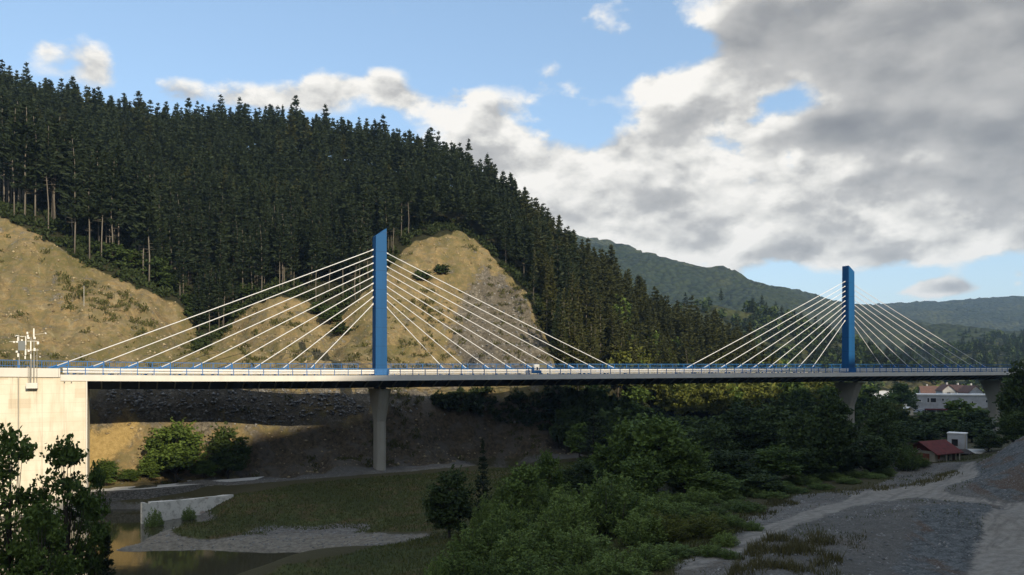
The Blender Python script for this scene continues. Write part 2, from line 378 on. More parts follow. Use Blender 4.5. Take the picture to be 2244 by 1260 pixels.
# cut slopes behind the bridge
pp((0, 470, 161), (0, 600, 149), (0, 740, 134), (0, 800, 122), (190, 570, 160), (190, 690, 147), (190, 790, 136), (300, 815, 134), (300, 846, 123.3), (300, 928, 121.0), (300, 1050, 116.6), (500, 815, 142), (500, 846, 129.8), (500, 943, 127.4), (500, 1045, 123.3), (200, 820, 127), (200, 846, 120.4), (200, 925, 118.4), (200, 1050, 114.3),
   (400, 665, 166), (400, 760, 152), (400, 815, 138), (400, 846, 126.3), (395, 936, 123.9), (400, 1046, 119.4), (440, 715, 172), (440, 790, 160), (440, 846, 127.5),
   (600, 650, 174), (600, 745, 160), (600, 815, 147), (600, 862, 134.4), (600, 948, 132), (600, 1030, 127.5), (720, 700, 176), (720, 770, 164), (720, 862, 139), (720, 940, 136.5), (720, 1015, 131),
   (800, 660, 178), (800, 760, 162), (832, 860, 144), (832, 930, 140), (832, 1000, 136), (832, 1028, 130),
   (900, 580, 190), (900, 700, 177), (900, 800, 164), (950, 535, 196), (1000, 515, 200), (1000, 620, 190), (1000, 720, 179), (1000, 800, 168), (1000, 862, 151), (1000, 940, 148), (1000, 1012, 138),
   (1060, 550, 199), (1100, 640, 191), (1100, 760, 175), (1100, 850, 155), (1100, 930, 153), (1150, 655, 190), (1200, 780, 176), (1220, 860, 156), (1240, 940, 155), (1250, 990, 147), (1250, 1012, 132),
   (-300, 420, 168), (-300, 620, 146), (-300, 800, 116))
# forest hill: mid slope, crest and what lies behind it
pp((0, 350, 210), (300, 470, 205), (300, 560, 182), (480, 600, 186), (520, 450, 225), (700, 560, 205), (700, 450, 240), (860, 490, 222), (1000, 440, 240), (1130, 600, 212), (1150, 530, 236),
   (1250, 680, 210), (1300, 770, 195), (1350, 740, 222), (1400, 850, 208), (1450, 810, 226), (1500, 892, 202), (1600, 907, 207), (1700, 905, 212), (1340, 890, 186), (1450, 922, 190), (1600, 936, 190), (1450, 955, 160), (1600, 965, 160))
crest = [(-300, 235, 255), (0, 262, 262), (200, 300, 265), (330, 345, 270), (420, 325, 275), (660, 335, 280), (820, 360, 278), (960, 408, 270), (1080, 470, 262), (1200, 566, 256), (1330, 660, 250), (1450, 745, 246), (1600, 805, 245), (1750, 850, 245)]
pp(*crest)
for px, py, Y in crest:
    q = at(px, py, Y); k = max(0.25, min(1, (q.z + 20) / 80))
    P.append((q.x * 1.25, q.y + 95, q.z - 45 * k)); P.append((q.x * 1.6, q.y + 240, q.z * .3 - 22 * k))
# valley floor to the right
for x, y, z in [(60, 200, -14), (76, 179, -15.2), (124, 203, -17), (100, 240, -17.5), (150, 300, -18.5), (170, 300, -18.5), (200, 340, -18), (120, 340, -18), (60, 300, -14), (250, 300, -14), (300, 420, -16), (200, 460, -17),
                (90, 460, -12), (165, 222, -8), (150, 190, -10), (200, 240, -4), (120, 160, -13), (100, 150, -14.3), (75, 150, -14.6), (60, 150, -14.6), (110, 130, -9), (85, 135, -13.6),
                (62, 118, -14.3), (67, 118, -14.3), (72, 124, -13.8), (45, 130, -14.6), (30, 140, -14.8), (150, 120, -4), (160, 60, -2)]: P.append((x, y, z))
# right bank: gravel yard, road, embankment
pp((1700, 1105, 79), (1950, 1050, 95), (2100, 1030, 104), (2000, 1200, 58), (1750, 1200, 58), (1600, 1250, 50), (2240, 1250, 50), (2120, 1118, 73), (2190, 1130, 70), (2210, 1200, 56.5), (2080, 1240, 53),
   (2150, 1040, 92), (2160, 1095, 79.5), (2244, 1105, 76), (2244, 970, 92), (2200, 1005, 92), (2350, 900, 95), (2350, 1000, 78), (2340, 1150, 66))
# meadow, gravel bank, near bank
pp((600, 1070, 112), (520, 1085, 108), (830, 1075, 112), (700, 1130, 98), (500, 1130, 99), (420, 1150, 96), (600, 1160, 93), (800, 1155, 94), (450, 1192, 85.5), (600, 1192, 85.5), (700, 1190, 85.5), (840, 1165, 87), (330, 1190, 87), (800, 1172, 88),
   (1000, 1020, 128), (1100, 1100, 96), (950, 1130, 93), (1000, 1240, 61), (760, 1240, 68), (650, 1232, 74), (560, 1258, 72), (760, 1205, 78), (900, 1185, 80), (1300, 1240, 55), (1500, 1180, 62), (1500, 1050, 96), (1300, 1050, 106), (1700, 1075, 90), (1200, 1130, 84), (1400, 1120, 78))
for x, y, z in [(-29, 76.5, -21.4), (-38, 79, -21.5), (-47, 86, -21.5), (-50, 93, -21.4), (-54, 101, -21.3), (-49, 103, -20.9), (-62, 95, -21.3), (-72, 86, -21.2), (-85, 92, -21), (-22, 75.5, -21.0), (-24, 80, -20.6), (-32, 82, -20.2),
                *[tuple(v_) for v_ in (at(330, 1152, 97.6) - Vector((0, 0, 1.1)), at(362, 1142, 99.2) - Vector((0, 0, 1.1)), at(300, 1168, 93) - Vector((0, 0, 1.0)), at(285, 1203, 84.2), at(352, 1176, 89), at(405, 1150, 95))], (-62, 108, -17.5), (-57.6, 110.6, -17.5), (-51.5, 112.6, -17.4), (-46, 116.5, -17.5), (-57.2, 106.4, -20.9), (-50.5, 108.2, -20.7), (-45.6, 111.6, -20.4), (-75, 104, -17), (-40, 120, -17.6), (-100, 96, -18), (-29, 45, -17), (-40, 58, -18), (-20, 62, -18.2), (-60, 70, -18.4),
                (0, 0, -1.8), (-30, 0, -2.5), (40, 0, -1.8), (0, 12, -9), (-30, 15, -12), (40, 16, -8.5), (0, 28, -12.8), (-30, 30, -16), (36, 34, -11.8), (80, 20, -5), (-90, 30, -14), (-90, 0, -4), (0, -25, 0), (90, -25, 3), (-90, -25, 0)]: P.append((x, y, z))
P = np.array(P)
def rbf_fit(P, c=4.0, lam=.02):
    n = len(P); d = np.sqrt(((P[:, None, :2] - P[None, :, :2]) ** 2).sum(-1) + c * c)
    A = np.zeros((n + 3, n + 3)); A[:n, :n] = -d - lam * -np.eye(n) * 0 + 0
    A[:n, :n] += np.eye(n) * -lam * -1
    Q = np.c_[np.ones(n), P[:, 0] / 100, P[:, 1] / 100]; A[:n, n:] = Q; A[n:, :n] = Q.T
    return np.linalg.solve(A, np.r_[P[:, 2], 0, 0, 0])
WT = rbf_fit(P)
def gz0(x, y, c=4.0):
    x = np.asarray(x, float).ravel(); y = np.asarray(y, float).ravel(); out = np.empty(len(x)); n = len(P)
    for i in range(0, len(x), 4000):
        xs, ys = x[i:i + 4000], y[i:i + 4000]
        d = -np.sqrt((xs[:, None] - P[None, :, 0]) ** 2 + (ys[:, None] - P[None, :, 1]) ** 2 + c * c)
        out[i:i + 4000] = d @ WT[:n] + WT[n] + WT[n + 1] * xs / 100 + WT[n + 2] * ys / 100
    return out
def inpoly(px, py, poly):
    px = np.asarray(px); py = np.asarray(py); r = np.zeros(px.shape, bool); n = len(poly)
    for i in range(n):
        x0, y0 = poly[i]; x1, y1 = poly[(i + 1) % n]
        c = ((y0 > py) != (y1 > py))
        with np.errstate(divide='ignore', invalid='ignore'):
            r ^= c & (px < (x1 - x0) * (py - y0) / (y1 - y0) + x0)
    return r
def proj(x, y, z):
    y = np.maximum(y, 1.0); return CX + F * x / y, HZ - F * z / y
# what covers the ground where
CUT = [(-700, 330), (0, 470), (70, 510), (190, 578), (300, 625), (400, 668), (432, 705), (425, 790), (470, 745), (545, 668), (600, 648), (660, 655), (715, 690), (740, 700), (800, 640), (868, 572), (905, 532), (960, 518), (1000, 508), (1045, 528), (1085, 565),
       (1150, 640), (1190, 730), (1215, 790), (1225, 870), (1255, 930), (1262, 1000), (1120, 1006), (832, 1030), (640, 1045), (540, 1056), (400, 1058), (200, 1068), (-700, 1100)]
GREY = [(190, 842), (540, 842), (760, 850), (900, 850), (1000, 880), (1200, 865), (1230, 930), (1000, 905), (860, 900), (700, 900), (560, 938), (400, 926), (190, 912)]
GREY2 = [(1020, 640), (1075, 585), (1140, 640), (1180, 720), (1210, 800), (1010, 800), (990, 720)]
MEADOW = [(372, 1160), (400, 1130), (520, 1083), (650, 1062), (830, 1045), (1050, 1030), (1260, 1012), (1340, 1010), (1340, 1150), (1100, 1160), (960, 1165), (780, 1168), (600, 1170), (450, 1180), (390, 1178)]
BANK = [(560, 1275), (620, 1240), (760, 1215), (880, 1180), (960, 1168), (1150, 1160), (1500, 1100), (1640, 1150), (1560, 1210), (1420, 1290), (560, 1290)]
YARD = [(1500, 1290), (1480, 1240), (1600, 1190), (1650, 1130), (1740, 1090), (1900, 1075), (1960, 1050), (1950, 1000), (2040, 1015), (2140, 1010), (2150, 1040), (2130, 1095), (2300, 1110), (2400, 1300)]
ROADL = [[(2145, 1010), (2130, 1030), (2090, 1050), (2010, 1078), (1900, 1095), (1800, 1125), (1700, 1165), (1600, 1205), (1480, 1255), (1440, 1275)], [(2000, 1080), (2120, 1098), (2250, 1112), (2400, 1125)], [(2255, 1135), (2215, 1190), (2180, 1270)]]
ROADW = [13, 9, 30]
PATH = [(-100, 1085), (200, 1080), (400, 1062), (640, 1049), (832, 1031), (1000, 1017), (1262, 998)]
GBANK = [(262, 1203), (300, 1180), (350, 1158), (395, 1138), (440, 1136), (400, 1150), (372, 1164), (392, 1180), (450, 1183), (600, 1172), (780, 1170), (960, 1172), (880, 1190), (760, 1212), (560, 1226), (420, 1228), (300, 1218)]
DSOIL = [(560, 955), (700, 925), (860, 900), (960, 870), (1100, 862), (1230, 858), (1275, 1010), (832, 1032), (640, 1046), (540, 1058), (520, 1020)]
MOUND = [(1950, 1290), (2010, 1150), (2050, 1106), (2185, 1106), (2200, 1128), (2090, 1290)]
def seg_dist(px, py, line):
    d = np.full(np.shape(px), 1e9)
    for (x0, y0), (x1, y1) in zip(line, line[1:]):
        l2 = (x1 - x0) ** 2 + ((y1 - y0) * 2.5) ** 2
        t = np.clip(((px - x0) * (x1 - x0) + (py - y0) * (y1 - y0) * 6.25) / l2, 0, 1)
        d = np.minimum(d, np.hypot(px - x0 - t * (x1 - x0), (py - y0 - t * (y1 - y0)) * 2.5))
    return d
def zones(x, y, z):
    px, py = proj(x, y, z)
    far = (y > 112)
    cut = inpoly(px, py, CUT) & far & (x < 40) & (y < 215)
    grey = (inpoly(px, py, GREY) | inpoly(px, py, GREY2)) & far & cut
    path = (seg_dist(px, py, PATH) < 16) & (y > 100) & (y < 150)
    meadow = inpoly(px, py, MEADOW) & (y > 80) & (y < 140)
    bank = inpoly(px, py, BANK) & (y > 48) & (y < 100)
    yard = inpoly(px, py, YARD) & (y > 45) & (y < 125)
    gb = inpoly(px, py, GBANK) & (y > 75) & (y < 105)
    road = np.zeros(len(px), bool)
    for l, w in zip(ROADL, ROADW): road |= seg_dist(px, py, l) < w * 2.2
    road &= yard
    emb = (px > 2120) & (y > 72) & (y < 110) & (z > -13.4) & (y < 105)
    hill = far & ~cut & (y > 118) & (py < 905) & (x < 75) & ~path
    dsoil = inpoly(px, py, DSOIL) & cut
    ochre = inpoly(px, py, [(190, 926), (275, 926), (352, 934), (300, 968), (240, 1010), (190, 1030)]) & cut  # sunlit patch of the bank: its brightness is painted in as lighter ochre
    mound = inpoly(px, py, MOUND) & yard
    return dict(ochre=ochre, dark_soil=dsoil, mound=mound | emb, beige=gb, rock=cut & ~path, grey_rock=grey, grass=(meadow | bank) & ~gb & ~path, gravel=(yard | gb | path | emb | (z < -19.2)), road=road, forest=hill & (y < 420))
def axis(lo, a, b, hi, fine, grow=1.09):
    mid = list(np.arange(a, b + 1e-6, fine)); s = fine; v = a; left = []
    while v > lo: s *= grow; v -= s; left.append(v)
    s = fine; v = b; right = []
    while v < hi: s *= grow; v += s; right.append(v)
    return np.array(left[::-1] + mid + right)
gx = axis(-420, -92, 125, 640, .85, 1.07); gy = axis(-45, 44, 205, 700, .85, 1.07)
GX, GY = np.meshgrid(gx, gy); fx, fy = GX.ravel(), GY.ravel()
fz = gz0(fx, fy)
ZN = zones(fx, fy, fz)
def fbm(x, y, s, o=4, seed=0.0):
    return np.array([mnoise.fractal(Vector((a * s, b * s, seed)), 1.0, 2.0, o) for a, b in zip(x, y)])
big = fbm(fx, fy, .035, 4, 3.1); med = fbm(fx, fy, .11, 3, 5.5); sm = fbm(fx, fy, .22, 5, 7.7)
# runnels and ledges on the cut, small relief elsewhere
nx = fx * .894 + fy * .447
run = np.array([mnoise.ridged_multi_fractal(Vector((a * .20, b * .05, 1.7)), 1.0, 2.1, 4, 1.0, 2.0) for a, b in zip(nx, fz)])
def soften(m, k=2):
    a = m.astype(float).reshape(GX.shape)
    for _ in range(k):
        b = np.pad(a, 1, mode='edge'); a = (b[1:-1, 1:-1] * 2 + b[:-2, 1:-1] + b[2:, 1:-1] + b[1:-1, :-2] + b[1:-1, 2:]) / 6
    return a.ravel()
rockS = soften(ZN['rock'], 2); yardS = soften(ZN['gravel'], 2); forS = soften(ZN['forest'], 3)
relief = 1 - .8 * soften(ZN['grey_rock'] & (fy < 150), 3)
fz = fz + big * (.25 + .9 * rockS * relief + 1.2 * forS) + med * 1.1 * rockS * relief + sm * (.10 + .75 * rockS + .12 * yardS) - (run - 1.0) * 1.15 * rockS * relief * np.clip((fy - 118) / 12, 0, 1)
fz = fz + rockS * relief * .38 * np.sin(6.283 * (fz / 2.6 + .8 * big + .25 * med)) * np.clip((fy - 118) / 12, 0, 1)
fz = fz + 1.5 * np.exp(-((fx - 37) / 7.5) ** 2 - ((fy - 65) / 6) ** 2) + .5 * np.exp(-((fx - 25) / 6) ** 2 - ((fy - 60) / 4) ** 2)
fz = np.where(fy > 330, np.minimum(fz, 60), fz)
GZ = fz.reshape(GX.shape)
def ground_z(x, y):
    i = int(np.clip(np.searchsorted(gx, x) - 1, 0, len(gx) - 2)); j = int(np.clip(np.searchsorted(gy, y) - 1, 0, len(gy) - 2))
    u = (x - gx[i]) / (gx[i + 1] - gx[i]); v = (y - gy[j]) / (gy[j + 1] - gy[j])
    return float(GZ[j, i] * (1 - u) * (1 - v) + GZ[j, i + 1] * u * (1 - v) + GZ[j + 1, i] * (1 - u) * v + GZ[j + 1, i + 1] * u * v)
nX, nY = len(gx), len(gy)
idx = np.arange(nX * nY).reshape(nY, nX)
quads = np.stack([idx[:-1, :-1], idx[:-1, 1:], idx[1:, 1:], idx[1:, :-1]], -1).reshape(-1, 4)
fc = quads[:, 0]
sets = {'gravel_road': ZN['road'][fc], 'river_bank': (ZN['gravel'] & ~ZN['road'] & (fx < 5))[fc], 'hillside': (ZN['rock'] | ZN['forest'])[fc]}
used = np.zeros(len(quads), bool)
VZ = np.c_[fx, fy, fz]
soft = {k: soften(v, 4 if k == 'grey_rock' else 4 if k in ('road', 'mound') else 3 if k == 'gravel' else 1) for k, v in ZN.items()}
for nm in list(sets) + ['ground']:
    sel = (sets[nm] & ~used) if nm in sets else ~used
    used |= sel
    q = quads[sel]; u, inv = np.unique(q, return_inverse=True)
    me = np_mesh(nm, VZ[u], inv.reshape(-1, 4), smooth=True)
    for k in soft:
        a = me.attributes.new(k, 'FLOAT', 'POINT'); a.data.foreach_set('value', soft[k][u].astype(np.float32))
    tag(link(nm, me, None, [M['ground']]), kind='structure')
WATER_Z = -19.75
tag(MB().poly([(-190, 45, WATER_Z), (12, 45, WATER_Z), (12, 108, WATER_Z), (-190, 108, WATER_Z)]).build('water', M['water']), kind='structure')
# plain that carries everything to the horizon
tag(MB().poly([(-6000, -1500, -24.5), (6000, -1500, -24.5), (6000, 7000, -24.5), (-6000, 7000, -24.5)]).build('valley_ground', M['mid_hill']), kind='structure')
# the hill behind the photographer, whose shadow lies over the foreground
def back_hill():
    us = np.linspace(-420, 520, 95); as_ = np.sort(np.r_[np.linspace(-420, -160, 20), -150.0, np.linspace(-140, -14, 16)])
    v_u = np.interp(us, [-420, -100, -40, 0, 14, 27, 38, 46, 55, 58, 66, 85, 110, 145, 165, 200, 225, 270, 420, 520], [8, 20, 27, 34, 39, 43.4, 48.4, 51.0, 51.3, 53.0, 52.6, 51.4, 49.8, 48.8, 48.6, 51, 55, 64, 65, 50])
    V = []
    t = math.tan(R(SUN_EL))
    for a in as_:
        for u, v in zip(us, v_u):
            top = v + t * 150
            k = (a + 14) / (-136) if a > -150 else 1 - (-150 - a) / 300
            z = -3 + (top + 3) * k if a > -150 else top * max(k, .1)
            if a > -140 or a < -160: z += 2.0 * mnoise.fractal(Vector((u * .03, a * .03, 5)), 1, 2, 4) * min(1, abs(a + 14) / 60) - 1.5
            V.append((u * -sh.y + a * -sh.x, u * sh.x + a * -sh.y, z))
    n = len(us); m = len(as_); ii = np.arange(n * m).reshape(m, n)
    q = np.stack([ii[:-1, :-1], ii[:-1, 1:], ii[1:, 1:], ii[1:, :-1]], -1).reshape(-1, 4)
    tag(link('hill', np_mesh('hill', V, q, smooth=True), None, [M['mid_hill']]), kind='structure')
back_hill()
# far ridges
def ridge(name, prof, Yr, Yf, zf, depth, mat, step, bump, seed, Yb=None):
    px0, px1 = prof[0][0], prof[-1][0]
    n = int((px1 - px0) / F * Yr / step); m = int((Yr - Yf) / step * .8)
    pxs = np.linspace(px0, px1, n); top = np.interp(pxs, [p[0] for p in prof], [p[1] for p in prof])
    ztop = (HZ - top) / F * Yr
    V = []
    for j in range(m + 12):
        s = j / (m - 1) if j < m else 1 + (j - m + 1) / 12
        for i in range(n):
            x = (pxs[i] - CX) / F * Yr; y = Yf + (Yr - Yf) * s
            if s <= 1: z = zf + (ztop[i] - zf) * (s ** .85)
            else: z = ztop[i] - (s - 1) * depth
            k = min(1, s * 3)
            w = mnoise.fractal(Vector((x * 3.2 / (Yr - Yf), y * 3.2 / (Yr - Yf), seed)), 1, 2, 4)
            z += w * (ztop[i] - zf) * .16 * k * (1 if s < .92 else max(0.12, (1 - s) / .08))
            c = mnoise.cell(Vector((x / (step * 1.4), y / (step * 1.4), seed))); c2 = mnoise.noise(Vector((x / (step * 2.2), y / (step * 2.2), seed + 3)))
            V.append((x + (c - .5) * step * .5, y, z + bump * (c * .8 + c2 * .9) * k))
    ii = np.arange(n * (m + 12)).reshape(m + 12, n)
    q = np.stack([ii[:-1, :-1], ii[:-1, 1:], ii[1:, 1:], ii[1:, :-1]], -1).reshape(-1, 4)
    return tag(link(name, np_mesh(name, V, q, smooth=True), None, [mat]), kind='structure')
ridge('mountain', [(700, 560), (1000, 520), (1180, 500), (1280, 517), (1330, 524), (1375, 540), (1420, 562), (1490, 571), (1530, 590), (1560, 606), (1600, 607), (1660, 622), (1740, 643), (1800, 658), (1860, 672), (1930, 700), (2050, 760), (2150, 800)], 1500, 640, -22, 160, M['far_hill'], 7, 3.2, 2.3)
ridge('distant_ridge', [(1300, 690), (1700, 680), (1850, 672), (1960, 664), (2060, 659), (2150, 655), (2244, 651), (2400, 655), (2700, 690)], 2300, 1150, -22, 300, M['far_hill'], 11, 5, 8.1)
ridge('valley_hill', [(1380, 690), (1500, 668), (1560, 672), (1640, 684), (1700, 698), (1770, 722), (1840, 752), (1890, 790), (1900, 830)], 520, 390, -17, 60, M['mid_hill'], 4, 1.0, 4.4)
ridge('valley_hill', [(1700, 790), (1830, 765), (1900, 748), (1990, 757), (2060, 742), (2140, 742), (2244, 752), (2420, 740), (2600, 760)], 900, 420, -19, 80, M['mid_hill'], 6, 2.2, 6.2)
# ------------------------------------------------------------------ the cable-stayed bridge (local x along the deck, y away from the camera)
BX, BY, BA = -21.82, 130.0, math.atan2(.447, .894)
def zd(t): return -1.66 + (.00018 * t * t if t < 0 else 0.0)
bridge = empty('cable_stayed_bridge', (BX, BY, 0), BA, 'cable-stayed road bridge with two blue pylons and white stay cables across the valley', 'bridge')
def b2w(t, n): return (BX + .8944 * t - .4472 * n, BY + .4472 * t + .8944 * n)
T0, T1 = -42.3, 186.0
def sweep(sec, ts, name, mat, parent=bridge):
    m = MB(); m.loft([[(t, y, zd(t) + z) for y, z in sec] for t in ts]); return m.build(name, mat, parent)
ts_all = list(np.arange(-46.0, T1 + 1, 4.0)); ts_deck = [-45.4] + list(np.arange(-42.0, T1, 4.0))
deck = sweep([(-5.6, -.02), (5.6, -.02), (5.6, -.32), (-5.6, -.32)], ts_deck, 'deck', M['asphalt'])
for sgn in (-1, 1):
    e = [(-6.0, 0.03), (-5.6, 0.03), (-5.6, -.55), (-5.72, -.80), (-6.0, -.80)]
    if sgn > 0: e = [(-y, z) for y, z in e][::-1]
    sweep(e, ts_deck, 'edge_beam', M['fascia'])
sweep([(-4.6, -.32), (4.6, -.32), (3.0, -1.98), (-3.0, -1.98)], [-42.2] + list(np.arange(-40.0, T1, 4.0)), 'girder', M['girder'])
# sloping struts under the cantilevers
rm = MB()
rm.loft([[(-.09, -5.62, -.62), (.09, -5.62, -.62), (.09, -5.62, -.84), (-.09, -5.62, -.84)], [(-.09, -3.3, -1.66), (.09, -3.3, -1.66), (.09, -3.2, -1.92), (-.09, -3.2, -1.92)]])
rib0 = rm.build('rib', M['rib'], bridge)
rt = np.arange(-40.6, 164, 2.32)
for i, t in enumerate(rt):
    o = rib0 if i == 0 else rib0.copy()
    if i: COL.objects.link(o); o.parent = bridge
    o.location = (t, 0, zd(t))
# expansion-joint marks are real gaps between the edge panels: thin recessed strips
# pylons
def pylon(t0, mirror, label):
    zb = zd(t0); w0, w1 = .98, .92; sx = -1 if mirror else 1
    zlow, zhigh = 21.15, 22.5
    low = [(-w0, -w0, zb), (w0, -w0, zb), (w0, w0, zb), (-w0, w0, zb)]
    def zt(x): return zlow + (zhigh - zlow) * min(1, max(0, (x * sx / w1 + 1) / 1.7))
    top = [(x, y, zt(x)) for x, y in ((-w1, -w1), (w1, -w1), (w1, w1), (-w1, w1))]
    m = MB(); m.loft([low, top])
    o = m.build('pylon', M['pylon'], bridge, bevel=.03); o.location = (t0, 0, 0); tag(o, label)
    # plinth of panelled steel where the pylon meets the deck
    m = MB(); m.box((0, 0, zb + .52), (2.3, 2.3, 1.0))
    for k in (-.8, -.27, .27, .8):
        m.box((k, -1.17, zb + .52), (.07, .06, .98)); m.box((-1.17, k, zb + .52), (.06, .07, .98))
    for zz in (.1, .52, .95): m.box((0, -1.165, zb + zz), (2.3, .05, .07))
    m.build('plinth', M['blue_rail'], o)
    return o
PY = [(0.0, False, 'blue steel pylon nearer the abutment'), (109.8, True, 'blue steel pylon farther along the deck')]
cm = M['cable']
for t0, mir, lab in PY:
    po = pylon(t0, mir, lab)
    za = np.linspace(19.0, 10.2, 9)
    for sgn in (-1, 1):
        step = 4.55 if t0 == 0 else (5.05 if sgn > 0 else 4.55)
        for k in range(9):
            td = t0 + sgn * (12.3 + step * (8 - k)); z1 = za[k] - (.35 if sgn > 0 else 0)
            p1 = Vector((t0 + sgn * .94, 0, z1)); p0 = Vector((td, 0, zd(td) + .1))
            d = (p1 - p0); L = d.length; u = d / L
            pts = []
            for q in np.linspace(0, 1, 9):
                p = p0.lerp(p1, q); pts.append(p - Vector((0, 0, 4 * q * (1 - q) * .12 * L / 50)))
            c = MB().tube(pts, .068, 8).build('stay_cable', cm, bridge, smooth=True)
            # blue guide sleeve, fin plate and post at the deck end
            s_len = min(4.8, 1.75 / max(u.z, .1)) if u.z < .75 else 2.2
            a = MB()
            a.tube([p0 - u * .1, p0 + u * s_len * .62], .15, 8)
            e0, e1 = p0 + u * s_len * .25, p0 + u * s_len * .95
            a.loft([[(e0.x, -.03, e0.z), (e0.x, .03, e0.z), (e0.x, .03, zd(td)), (e0.x, -.03, zd(td))], [(e1.x, -.03, e1.z), (e1.x, .03, e1.z), (e1.x, .03, e1.z - .34), (e1.x, -.03, e1.z - .34)]])
            a.box((e1.x, 0, (zd(td) + e1.z) / 2 + .04), (.16, .26, e1.z - zd(td) + .1))
            a.build('anchor_bracket', M['blue_rail'], c)
            MB().box((t0 + sgn * .99, 0, z1 - .02), (.16, .36, .40)).build('anchor_plate', M['blue'], c)
            cl = MB().tube([p1 - u * .55, p1 + u * .05], .125, 8).build('collar', M['white_rail'], c)
# piers: a narrow shaft that flares across the deck
def pier(t0, zbase):
    zt = zd(t0) - 1.98; zf = zt - 5.6; m = MB()
    def ring(wl, wt, z):
        c = min(.5, wl * .55); return [(-wl + c, -wt, z), (wl - c, -wt, z), (wl, -wt + c, z), (wl, wt - c, z), (wl - c, wt, z), (-wl + c, wt, z), (-wl, wt - c, z), (-wl, -wt + c, z)]
    rings = [ring(.78, 1.42, zbase - 2), ring(.76, 1.40, zf)]
    for q in (.15, .3, .45, .6, .75, .9, 1.0): rings.append(ring(.76 + .22 * q, 1.40 + 2.35 * q ** 1.08, zf + 5.6 * q - (0.25 if q == 1.0 else 0)))
    m.loft(rings)
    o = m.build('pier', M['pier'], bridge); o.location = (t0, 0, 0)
    g = MB()
    for x in (-.30, .30): g.box((x, -1.43, (zbase - 2 + zf) / 2), (.05, .06, zf - zbase + 2))
    g.build('pier_rib', M['pier'], o)
    b = MB(); b.box((0, -1.9, zt - .12), (.7, .8, .26)); b.box((0, 1.9, zt - .12), (.7, .8, .26)); b.build('bearing', M['girder'], o)
    return o
for t0 in (0.0, 109.8, 163.0):
    wx, wy = b2w(t0, 0); pier(t0, ground_z(wx, wy))
# abutment with parapet
a = MB()
a.loft([[(t, y, z) for y, z in ((-5.86, -24), (5.86, -24), (5.86, zd(t) - .34), (-5.86, zd(t) - .34))] for t in (-130, -110, -90, -75, -60, -50, -42.3)])
ab_o = a.build('abutment', M['concrete'], bridge)
a = MB()
tt = list(np.arange(-127.2, -45.4, 3.4))
for i in range(len(tt)):
    t = tt[i]; t2 = tt[i + 1] - .025 if i + 1 < len(tt) else -45.43
    if t < -49.0 < t2: a.loft([[(q, y, zd(q) + z) for y, z in ((-6.06, -.32), (-5.75, -.32), (-5.75, .84), (-6.06, .84))] for q in (t, -49.15)]); t = -48.1
    a.loft([[(q, y, zd(q) + z) for y, z in ((-6.06, -.32), (-5.75, -.32), (-5.75, .84), (-6.06, .84))] for q in (t, t2)])
a.build('parapet', M['fascia'], ab_o)
a = MB()
a.loft([[(t, y, zd(t) + z) for y, z in ((-5.74, -.33), (5.7, -.33), (5.7, -.02), (-5.74, -.02))] for t in (-130, -100, -80, -62, -50, -45.45)])
a.build('approach_road', M['asphalt'], ab_o)
MB().tube([(-50.15, -5.95, zd(-50) - .34), (-50.15, -5.95, -24)], .07, 8).build('drain_pipe', M['mast'], ab_o)
MB().bb(-42.42, -42.28, -5.95, -5.84, -24, zd(-42) - .82).build('corner_strip', M['fascia'], ab_o)
m = MB()
for q in (-44.9, -44.1): m.tube([(q, -5.9, zd(q) - .82), (q, -6.2, zd(q) - .95)], .06, 6)
m.build('drain_spout', M['mast'], ab_o)
# outlets in the edge beam
# near-side blue railing
rail = sweep([(-5.84, 1.03), (-5.78, 1.03), (-5.78, 1.09), (-5.84, 1.09)], [-45.4] + list(np.arange(-42, T1, 6)), 'railing', M['blue_rail'])
m = MB()
for h in (.42, .74):
    m.loft([[(t, y, zd(t) + z) for y, z in ((-5.82, h), (-5.80, h), (-5.80, h + .022), (-5.82, h + .022))] for t in [-45.4] + list(np.arange(-42, T1, 6))])
m.build('rail_wire', M['blue_rail'], rail)
pm = MB(); pm.box((0, -5.82, .53), (.10, .10, 1.06)); pm.box((0, -5.82, .05), (.24, .20, .04))
post0 = pm.build('post', M['blue_rail'], rail)
for i, t in enumerate(np.arange(-44.6, 162, 2.1)):
    o = post0 if i == 0 else post0.copy()
    if i: COL.objects.link(o); o.parent = rail
    o.location = (t, 0, zd(t))
# white double barrier in the median, broken by the pylons
seg = [(-45.4, -1.3), (1.3, 108.5), (111.1, T1)]
g = MB()
for t_a, t_b in seg:
    ts = [t_a] + [q for q in np.arange(-44, T1, 4) if t_a + .5 < q < t_b - .5] + [t_b]
    for h0, h1 in ((.58, .88), (.22, .48)):
        g.loft([[(t, y, zd(t) + z) for y, z in ((-1.16, h0), (-1.08, h0 + .03), (-1.08, h1 - .03), (-1.16, h1), (-1.20, (h0 + h1) / 2))] for t in ts])
guard = g.build('guardrail', M['white_rail'], bridge)
gp0 = MB().box((0, -1.02, .43), (.10, .10, .86)).build('guardrail_post', M['blue_rail'], guard)
gts = [t for t in np.arange(-44, T1, 4.2) if abs(t) > 1.6 and abs(t - 109.8) > 1.6]
for i, t in enumerate(gts):
    o = gp0 if i == 0 else gp0.copy()
    if i: COL.objects.link(o); o.parent = guard
    o.location = (t, 0, zd(t))
